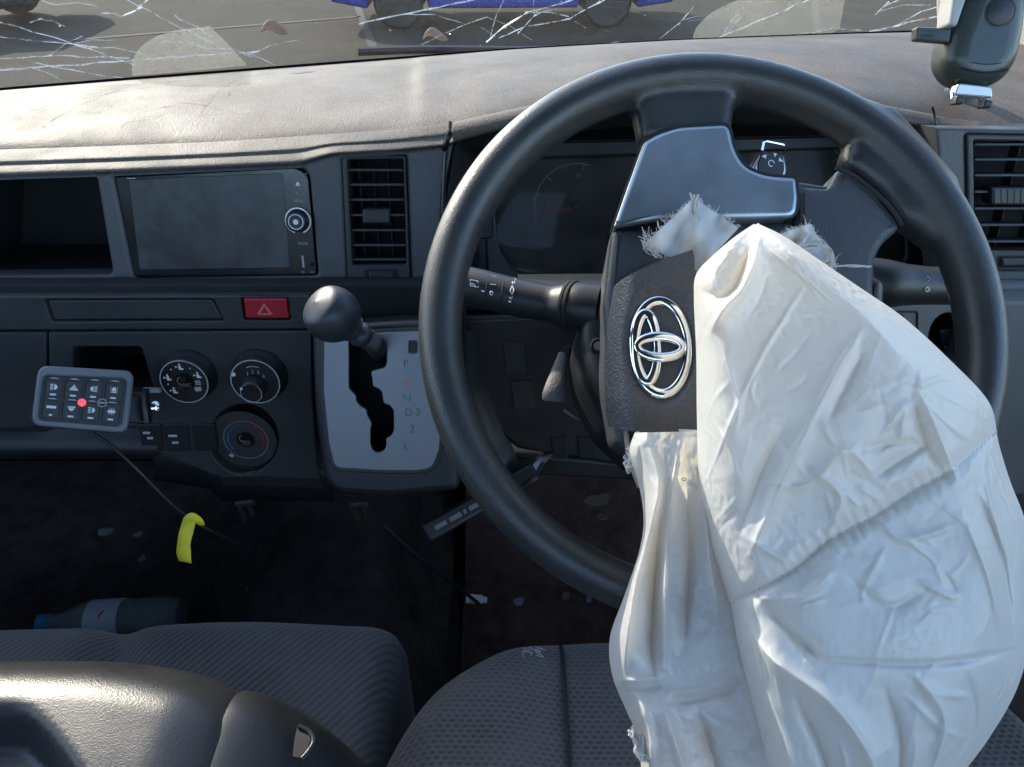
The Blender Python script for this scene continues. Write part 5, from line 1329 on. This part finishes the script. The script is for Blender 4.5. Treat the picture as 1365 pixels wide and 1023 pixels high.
mb.f = [(gi(j, i), gi(j + 1, i), gi(j + 1, i + 1), gi(j, i + 1)) for j in range(NYg - 1) for i in range(NXg - 1)]
bag = mb.build('front_panel', M['airbag'], ab, 180)
mod(bag, 'SUBSURF', levels=1, render_levels=1)
# back panel: shares the outline, bellies away from the driver
SB = (1 - np.abs(2 * SS_ - 1) ** 2.2)
BPn = FP.copy(); lin = FP[:, :1] * (1 - sg)[None, :, None] + FP[:, -1:] * sg[None, :, None]
BPn = lin - nrm * (.030 * SB * topf * (1 - .3 * tg_))[..., None] + nrm * (.002 * smooth_noise(NYg, NXg, 60, 3) * SB)[..., None]
BPn = BPn[::3, ::3]; ny3, nx3 = BPn.shape[:2]
mb = MB(); mb.v = [Vector(p) for p in BPn.reshape(-1, 3)]
mb.f = [(j * nx3 + i, j * nx3 + i + 1, (j + 1) * nx3 + i + 1, (j + 1) * nx3 + i) for j in range(ny3 - 1) for i in range(nx3 - 1)]
o = mb.build('back_panel', M['airbag'], ab, 180); mod(o, 'SUBSURF', levels=1, render_levels=1)
# lower fold: the slack cloth on the left, behind the front panel
LEFT2 = [(846, 577), (838, 604), (850, 640), (858, 690), (852, 735), (832, 795), (813, 850), (816, 900), (836, 950), (850, 985), (858, 1060), (862, 1090)]
RIGHT2 = [(945, 575), (950, 610), (960, 660), (972, 720), (990, 790), (1005, 850), (1018, 900), (1030, 950), (1044, 1010), (1052, 1050), (1060, 1075), (1064, 1090)]
NY2, NX2 = 150, 80
L2, R2 = curve_n(LEFT2, NY2), curve_n(RIGHT2, NY2); s2 = np.linspace(0, 1, NX2)
X2 = L2[:, None, 0] * (1 - s2) + R2[:, None, 0] * s2; Y2 = L2[:, None, 1] * (1 - s2) + R2[:, None, 1] * s2
S2 = np.ones((NY2, 1)) * s2; t2 = np.linspace(0, 1, NY2)[:, None] * np.ones((1, NX2))
dm2 = 1 - np.clip(1 - S2 / .20, 0, 1) ** 2.2
H2 = -.036 + .020 * dm2 + .012 * t2
low_f = [
    ([(906, 592), (896, 650), (889, 720), (886, 800), (884, 890)], 8, .010),
    ([(862, 588), (878, 640), (868, 700), (846, 780), (833, 880), (832, 905)], 11, .013),
    ([(880, 690), (872, 780), (868, 860), (872, 900)], 11, -.012),
    ([(915, 640), (918, 740), (912, 860)], 13, -.008),
    ([(935, 640), (945, 740), (960, 840)], 12, .006),
    ([(832, 908), (860, 906), (884, 901)], 5, .004),
    ([(834, 920), (860, 918), (884, 913)], 7, -.004),
    ([(888, 937), (935, 931), (990, 914)], 4.5, -.003),
    ([(892, 925), (940, 918), (985, 905)], 8, .002),
    ([(850, 930), (865, 970), (870, 1020)], 9, .008),
    ([(890, 945), (900, 990), (925, 1060)], 10, .008),
    ([(930, 950), (950, 1010), (960, 1060)], 14, -.008),
    ([(852, 590), (856, 640), (850, 690)], 7, -.006),
]
H2 = H2 + feats(X2, Y2, low_f)
H2 = H2 + .0012 * crumple(NY2, NX2, 120, 81) + .0006 * crumple(NY2, NX2, 40, 82)
T2 = to_world(X2, Y2, H2)
ex2 = .012 + .03 * np.clip(smooth_noise(NY2, NX2, 90, 31) * .5 + .3, 0, 1.2)
g2 = np.where(np.minimum(np.minimum(S2, 1 - S2) / .02, np.minimum(t2, 1 - t2) / .01) < 1, .5, .005)
LP_ = relax(T2, ex2, g2, 260, bend=.16, seed=44)
mb = MB(); mb.v = [Vector(p) for p in LP_.reshape(-1, 3)]
mb.f = [(j * NX2 + i, (j + 1) * NX2 + i, (j + 1) * NX2 + i + 1, j * NX2 + i + 1) for j in range(NY2 - 1) for i in range(NX2 - 1)]
o = mb.build('lower_fold', M['airbag'], ab, 180); mod(o, 'SUBSURF', levels=1, render_levels=1)
mb = MB(); n3 = NX2 // 4
vv = []
for j in range(0, NY2, 4):
    for i in range(n3 + 1):
        u_ = i / n3; p = LP_[j, 0] * (1 - u_) + LP_[j, -1] * u_ - nrm * (.030 * math.sin(math.pi * u_) ** .7)
        vv.append(Vector(p))
nj = len(range(0, NY2, 4)); mb.v = vv
mb.f = [(j * (n3 + 1) + i, j * (n3 + 1) + i + 1, (j + 1) * (n3 + 1) + i + 1, (j + 1) * (n3 + 1) + i) for j in range(nj - 1) for i in range(n3)]
o = mb.build('back_fold', M['airbag'], ab, 180); mod(o, 'SUBSURF', levels=1, render_levels=1)
# stitches along the gathered seam
mb = MB(); d_seam = np.array(curve_n(SEAM, 120))
flat = FP.reshape(-1, 3); fx, fy = X.reshape(-1), Y.reshape(-1)
for k in range(0, 118, 2):
    pa, pb = [flat[np.argmin((fx - q[0]) ** 2 + (fy - q[1]) ** 2)] for q in (d_seam[k], d_seam[k + 1])]
    if np.linalg.norm(pa - pb) > 1e-5: mb.tube([Vector(pa + nrm * .0004), Vector(pb + nrm * .0004)], .00028, 4)
o = mb.build('stitching', M['grey_print'], ab); o['kind'] = 'stuff'
# little printed mark on the lower fold
mk = to_world(np.array([911.]), np.array([640.]), np.array([-.018]))[0]
j_ = np.argmin((X2 - 911) ** 2 + (Y2 - 637) ** 2); mk = Vector(LP_.reshape(-1, 3)[j_])
pm_ = Plane(mk + A_.n * .0012, A_.n, Vector((.2, .3, 1)))
mb = MB(); mb.text('0:', pm_, 0, 0, .0042, .0004); mb.build('printed_mark', M['black'], ab)
# frayed tether flaps above the bag
def frayed(pts, hgt, name, n=14, fr=26, seed=1, curl=.004):
    rr_ = random.Random(seed); hp_ = Plane(W.P(0, 0, hgt), W.n, W.u)
    a, b, c, d = (Vector((x, y)) for x, y in pts)           # a,b top edge, c,d bottom edge (b->c, a->d)
    def fn(u, v):
        p = a.lerp(b, u).lerp(d.lerp(c, u), v)
        h = curl * math.sin(u * 3.1) + .003 * math.sin(u * 9 + v * 5) - .006 * v + .0015 * math.sin(v * 14 + u * 3)
        return hp_.hit(p.x, p.y, h)
    e = MB(); e.grid(fn, n, n); e.f = [f[::-1] for f in e.f]
    fo_ = e.build(name, M['airbag'], ab, 180); mod(fo_, 'SUBSURF', levels=1, render_levels=1)
    e = MB()
    for side_ in range(3):
        m_ = fr
        for i in range(m_):
            t = (i + rr_.random()) / m_
            if side_ == 0: p0 = fn(t, 0); p1 = fn(t, .06)
            elif side_ == 1: p0 = fn(0, t); p1 = fn(.06, t)
            else: p0 = fn(1, t); p1 = fn(.94, t)
            d_ = (p0 - p1).normalized(); L_ = rr_.uniform(.0008, .0038) * (2.2 if rr_.random() < .06 else 1)
            side_v = d_.cross(W.n)
            w1 = side_v * rr_.uniform(-.003, .003); w2 = w1 * 1.6 + W.n * rr_.uniform(-.002, .003)
            e.tube([p0 - d_ * .001, p0 + d_ * L_ * .5 + w1 * .5, p0 + d_ * L_ + w2], [.00022, .0002, .00012], 4)
    q = e.build('fringe', M['airbag'], fo_); q['kind'] = 'stuff'
    return fn, hp_
frayed([(858, 326), (925, 264), (985, 304), (930, 362)], .026, 'tether_flap', seed=3, fr=34)
frayed([(1040, 312), (1080, 298), (1112, 352), (1060, 356)], .022, 'tether_flap', seed=8, fr=24)
# tuft at the tip and loose threads to the right
rr_ = random.Random(12); hp_ = Plane(W.P(0, 0, .028), W.n, W.u)
def threads(name, starts, seed, n, r_=.00022):
    e = MB(); q = random.Random(seed)
    for i in range(n):
        pts_ = []
        for (x, y, jx, jy) in starts: pts_.append(hp_.hit(x + q.uniform(-jx, jx), y + q.uniform(-jy, jy), q.uniform(-.003, .003)))
        e.tube(catmull(pts_, 5), r_, 4)
    o = e.build(name, M['airbag'], ab); o['kind'] = 'stuff'
threads('thread_tuft', [(930, 300, 4, 6), (927, 278, 3, 3), (926, 262, 7, 5)], 1, 26, .0003)
threads('thread_tuft', [(878, 340, 6, 6), (866, 330, 8, 6), (858, 312, 8, 10)], 2, 16)
threads('thread_tuft', [(1066, 330, 4, 5), (1092, 322, 10, 10), (1108, 345, 8, 8), (1100, 358, 10, 4)], 3, 22, .0003)
threads('loose_threads', [(1080, 348, 4, 4), (1110, 354, 2, 2), (1135, 355, 2, 2), (1160, 355, 3, 3)], 4, 5, .0003)
threads('thread_tuft', [(838, 600, 4, 6), (846, 612, 8, 8), (842, 625, 8, 8), (836, 612, 6, 6)], 5, 18, .0005)
threads('thread_tuft', [(842, 975, 5, 8), (852, 990, 8, 8), (850, 1005, 8, 8), (862, 1012, 6, 6)], 6, 14, .0007)
# tan strap edge under the cover
mb = MB(); mb.tube([W.hit(x, y, .012) for x, y in ((834, 575), (838, 600), (846, 630), (852, 650))], [.004, .0055, .005, .003], 8, True, .4, up=W.u); mb.build('strap', paint('tan_strap', (.34, .27, .21), .8), ab)
# ---------------------------------------------------------------- windscreen
DG = Vector((0, -.66, .75)).normalized()
ws = thing('windscreen', base_pt(682), 'cracked dusty windscreen rising from the dash top', 'windscreen')
xs2 = [-420 + i * 2060 / 60 for i in range(61)]
def ws_pt(x, t):
    b = base_pt(x); k = ((x - 520) / 900) ** 2
    return b + DG * t + Vector((0, -.05 * k * t, 0)) + Vector((0, .002, -.012))
mb = MB(); mb.rings([[ws_pt(x, t) for x in xs2] for t in [i * .98 / 20 for i in range(21)]], closed=False)
mb.build('glass', M['glass'], ws, 180)
mb = MB(); mb.tube([ws_pt(x, .006) + Vector((0, -.003, 0)) for x in xs2], .0045, 8); mb.build('rubber_seal', M['black'], ws)
mb = MB(); mb.rings([[ws_pt(x, t) + Vector((0, -.0015, -.0015)) for x in xs2] for t in (.0, .012, .024)], closed=False); mb.build('black_border', M['black_gloss'], ws, 180)
def on_ws(px, py, off=.0):
    x = px
    for _ in range(6):
        a, b, c = ws_pt(x - 5, 0), ws_pt(x + 5, 0), ws_pt(x, .1)
        n = (b - a).cross(c - a).normalized(); r_ = ray(px, py); p = C0 + r_ * ((a - C0).dot(n) / r_.dot(n))
        s = (p - ws_pt(x, 0)).x / max(1e-6, (b - a).x) * 10
        x += s
    if n.dot(C0 - p) < 0: n = -n
    return p + n * off
def crack_mat():
    m, t, p = base_mat('crack_glint_white'); p.inputs['Base Color'].default_value = (.85, .87, .88, 1)
    p.inputs['Specular IOR Level'].default_value = .9; n = noise(t, coords(t), 90, 3)
    t.links.new(ramp(t, n, [(.3, .05), (.7, .4)]), p.inputs['Roughness'])
    tr = nd(t, 'BsdfTransparent'); mx = nd(t, 'MixShader'); t.links.new(ramp(t, n, [(.35, .05), (.62, .75)]), mx.inputs[0])
    t.links.new(tr.outputs[0], mx.inputs[1]); t.links.new(p.outputs[0], mx.inputs[2]); t.links.new(mx.outputs[0], t.nodes['Material Output'].inputs[0]); return m
M['crack'] = crack_mat()
cracks = [([(-30, 20), (80, 52), (180, 86)], .0007), ([(-20, 46), (60, 55), (130, 62)], .0006), ([(-20, 78), (80, 74), (172, 77)], .0006), ([(-20, 94), (100, 86), (200, 78), (345, 68)], .0008),
          ([(40, 82), (110, 96), (175, 105)], .0006), ([(160, -6), (205, 18), (300, 66)], .0005), ([(135, 17), (150, 17), (161, 22), (190, 9)], .0010), ([(233, 20), (240, 26)], .0010), ([(55, 0), (75, 6)], .0009),
          ([(325, 72), (345, 76), (366, 86)], .0006), ([(478, 31), (560, 14), (645, -4)], .0009), ([(648, 56), (660, 45), (673, 35), (702, 17), (748, 4), (775, -6)], .0010), ([(664, 50), (700, 36), (760, 24), (812, -4)], .0006),
          ([(690, 44), (712, 22), (716, 14)], .0005), ([(955, 51), (1010, 28), (1085, -4)], .0013), ([(1060, 46), (1110, 38), (1150, 40)], .0007), ([(1158, 42), (1210, 30), (1262, 18)], .0012), ([(1165, 20), (1185, 2)], .0010), ([(880, 52), (905, 30), (925, 8)], .0004), ([(560, 60), (600, 40), (650, 22)], .0004), ([(40, 30), (56, 24)], .0006), ([(215, 55), (260, 58), (275, 64)], .0006)]
rc = random.Random(77); n_main = len(cracks)
for pts_, r_ in list(cracks):                    # finer branches leaving the main cracks
    for _ in range(1 if pts_[0][0] < 400 else 2):
        i = rc.randrange(len(pts_) - 1); (x0, y0), (x1, y1) = pts_[i], pts_[i + 1]; q = rc.random()
        x0, y0, an = x0 + (x1 - x0) * q, y0 + (y1 - y0) * q, math.atan2(y1 - y0, x1 - x0) + rc.choice((-1, 1)) * rc.uniform(.25, .7)
        L_ = rc.uniform(25, 80); cracks.append(([(x0, y0), (x0 + math.cos(an) * L_ * .5, y0 + math.sin(an) * L_ * .5), (x0 + math.cos(an + .12) * L_, y0 + math.sin(an + .12) * L_)], r_ * .55))
cracks = [(p_, r_) for i, (p_, r_) in enumerate(cracks) if i < n_main or all(y < interp(base_px, x) - 3 for x, y in p_)]
for pts_, r_ in cracks:
    rr_ = random.Random(int(pts_[0][0]) * 7 + 3); den = []
    for (x0, y0), (x1, y1) in zip(pts_, pts_[1:]):
        n = max(2, int(math.hypot(x1 - x0, y1 - y0) / 12))
        den += [(x0 + (x1 - x0) * i / n + rr_.uniform(-1, 1), y0 + (y1 - y0) * i / n + rr_.uniform(-.8, .8)) for i in range(n)]
    den.append(pts_[-1])
    mb = MB(); mb.tube([on_ws(x, y, .001) for x, y in den], [r_ * rr_.uniform(.4, 1.15) for _ in den], 5); mb.build('crack', M['crack'], ws)
for x, y, s in ((673, 36, .004), (702, 17, .003), (748, 4, .006), (730, 10, .003), (161, 22, .002), (600, 45, .0016), (80, 34, .0016), (520, 40, .0012), (1195, 34, .0016), (860, 20, .0014), (640, 60, .0012), (420, 30, .0012)):  # white flakes stand for sun glints, brightness put into their colour
    mb = MB(); c = on_ws(x, y, .001); rr_ = random.Random(x)
    q = [c + Vector((s * math.cos(a) * rr_.uniform(.4, 1), s * .3 * rr_.uniform(-1, 1), s * math.sin(a) * rr_.uniform(.3, .8))) for a in [i * 1.047 for i in range(6)]]
    mb.add(q + [c + Vector((0, -.002, .0))], [(i, (i + 1) % 6, 6) for i in range(6)]); mb.build('painted_glint', M['crack'], ws, 10)
# pale half-clear patches on the outer side of the glass
for pts_ in ([(176, 104, 4), (176, 84, 8), (186, 66, 10), (206, 52, 12), (240, 42, 10), (280, 38, 2), (305, 62), (330, 90, 2), (250, 98)], [(923, 60), (926, 42, 8), (946, 20, 14), (985, 2, 10), (1030, -10), (1130, -12), (1120, 40), (1110, 47, 2)]):
    l = rounded(pts_, 0, 5); mb = MB(); tr = tessellate_polygon([[Vector((x, y, 0)) for x, y in l]])
    mb.add([on_ws(x, y, -.003) for x, y in l], [tuple(t) for t in tr]); mb.build('pale_patch', M['pale_film'], ws)
# cowl outside the glass, wiper, dry leaves
mb = MB(); rr = []
for x in xs2:
    b = base_pt(x); rr.append([b + Vector((0, .02, -.05)), b + Vector((0, .04, -.036)), b + Vector((0, .07, -.038)), b + Vector((0, .09, -.06)), b + Vector((0, .10, -.50))])
mb.rings([list(c) for c in zip(*rr)], closed=False)
tag(mb.build('windscreen_cowl', M['black'], None, 40), 'black plastic cowl strip outside the foot of the windscreen', 'cowl')
wp_ = thing('wiper', base_pt(500) + Vector((0, .06, -.03)), 'black windscreen wiper parked along the foot of the glass', 'wiper')
def ow(x, up_, fw): return base_pt(x) + Vector((0, fw, up_))
mb = MB(); mb.tube(catmull([ow(330, -.014, .035), ow(420, -.012, .035), ow(560, -.014, .033), ow(720, -.018, .03)], 8), [.006] * 25, 8, True, 1.3); mb.build('blade', M['black'], wp_)
mb = MB(); mb.tube(catmull([ow(470, .004, .045), ow(560, .0, .045), ow(700, -.012, .05), ow(830, -.02, .06)], 8), .006, 8); mb.build('arm', M['black'], wp_)
mb = MB(); mb.lathe(ow(830, -.035, .06), (0, 0, 1), [(.016, 0), (.016, .018), (.010, .024), (0, .024)], 18); mb.build('pivot', M['black'], wp_)
leaf_m = paint('dry_leaf', (.46, .27, .15), .8)
for x, y, s, lab in ((368, 61, .018, 'curled dry brown leaf outside the windscreen above the stereo'), (584, 69, .018, 'dry orange leaf lying at the foot of the windscreen beside the wheel')):
    c = on_ws(x, y, -.02); e = MB()
    e.grid(lambda u, v: c + Vector(((u - .5) * 2 * s, (v - .5) * s * math.sin(math.pi * u) ** .8 * .9, math.sin(math.pi * u) ** .7 * (abs(v - .5) * s * .8 + (v - .4) * s * .5) + .003 * math.sin(u * 6))), 14, 6)
    o = e.build('dry_leaf', leaf_m, None, 180); mod(o, 'SOLIDIFY', thickness=.0006); tag(o, lab, 'leaf')
# ---------------------------------------------------------------- parked cars
def car(loc, rz, col, label, nm):
    t_ = thing(nm, loc, label, 'car', 'cars parked in the yard')
    body_m = plastic('car_paint_' + nm, col, .22, 900, 0, spec=.6); glass_m = M['black_gloss']
    P0 = Vector(loc); m3 = Matrix.Rotation(R(rz), 3, 'Z'); g = lambda x, y, z: P0 + m3 @ Vector((x, y, z))
    prof_ = [(-2.15, .32), (-2.2, .55), (-2.1, .85), (-1.5, .95), (-.75, 1.38), (.75, 1.42), (1.55, .98), (2.1, .90), (2.2, .6), (2.15, .30), (1.75, .24)]
    e = MB(); pl = Plane(P0 + m3 @ Vector((0, -.85, 0)), m3 @ Vector((0, -1, 0)), m3 @ Vector((1, 0, 0)))
    arch = [(1.72, .24), (1.66, .50), (1.5, .64), (1.3, .66), (1.1, .60), (.98, .42), (.94, .24), (-.94, .24), (-.98, .42), (-1.1, .60), (-1.3, .66), (-1.5, .64), (-1.66, .50), (-1.72, .24)]
    full = prof_[:-1] + arch
    e.plate(pl, full, (), -1.7, 0, .08, 3); e.build('body', body_m, t_)
    for sx in (-1, 1):
        for sy in (-1, 1):
            w_ = MB(); w_.lathe(g(sx * 1.32, sy * .70, .31), m3 @ Vector((0, sy, 0)), [(.2, -.1), (.30, -.1), (.31, -.06), (.31, .08), (.28, .11), (.20, .11)], 28); wo_ = w_.build('wheel', M['black'], t_)
            w_ = MB(); w_.lathe(g(sx * 1.32, sy * .70, .31), m3 @ Vector((0, sy, 0)), [(.20, .09), (.18, .11), (.06, .08), (0, .09)], 20); w_.build('rim', M['steel'], wo_)
    for q in ([(-1.25, .98), (-.72, 1.32), (-.05, 1.35), (-.05, .98)], [(.03, .98), (.03, 1.35), (.70, 1.34), (1.28, .98)]):
        e = MB(); e.plate(pl, rounded(q, .05), (), -.02, .012, .004); e.build('window', glass_m, t_)
    for x in (-.15, 1.05):
        e = MB(); e.plate(pl, rounded([(x - .09, .86), (x + .09, .86), (x + .09, .89), (x - .09, .89)], .01), (), 0, .03, .008); e.build('door_handle', body_m, t_)
    for sx in (-1, 1):
        e = MB(); e.plate(Plane(g(sx * 2.19, -.6, .68), m3 @ Vector((sx, 0, 0)), m3 @ Vector((0, sx, 0))), rounded([(-.16, -.07), (.16, -.07), (.16, .07), (-.16, .07)], .04), (), -.03, .02, .01); e.build('headlight' if sx > 0 else 'tail_light', M['white'] if sx > 0 else M['red_btn'], t_)
    return t_
g1 = atz(668, 41, -CAM_H); car((g1.x, g1.y + .9, 0), 2, (.03, .06, .30), 'dark blue car parked across the yard beyond the cracked glass', 'blue_car')
g2_ = atz(-40, 48, -CAM_H); car((g2_.x - 1.55, g2_.y + .9, 0), 4, (.03, .034, .04), 'dark grey car at the far left beyond the windscreen', 'grey_car')
# pavement joints
for (x0, y0), (x1, y1) in (((40, 58), (480, 22)), ((470, -8), (500, 70)), ((1085, -8), (1092, 60))):
    a, b = atz(x0, y0, -CAM_H + .006), atz(x1, y1, -CAM_H + .006); d = (b - a).normalized(); n = Vector((-d.y, d.x, 0)) * .05
    mb = MB(); mb.add([a - n, b - n, b + n, a + n], [(0, 1, 2, 3)]); tag(mb.build('pavement_joint', paint('dark_joint', (.03, .03, .03), .9)), 'dark joint line across the yard surface', 'joint', kind='structure')
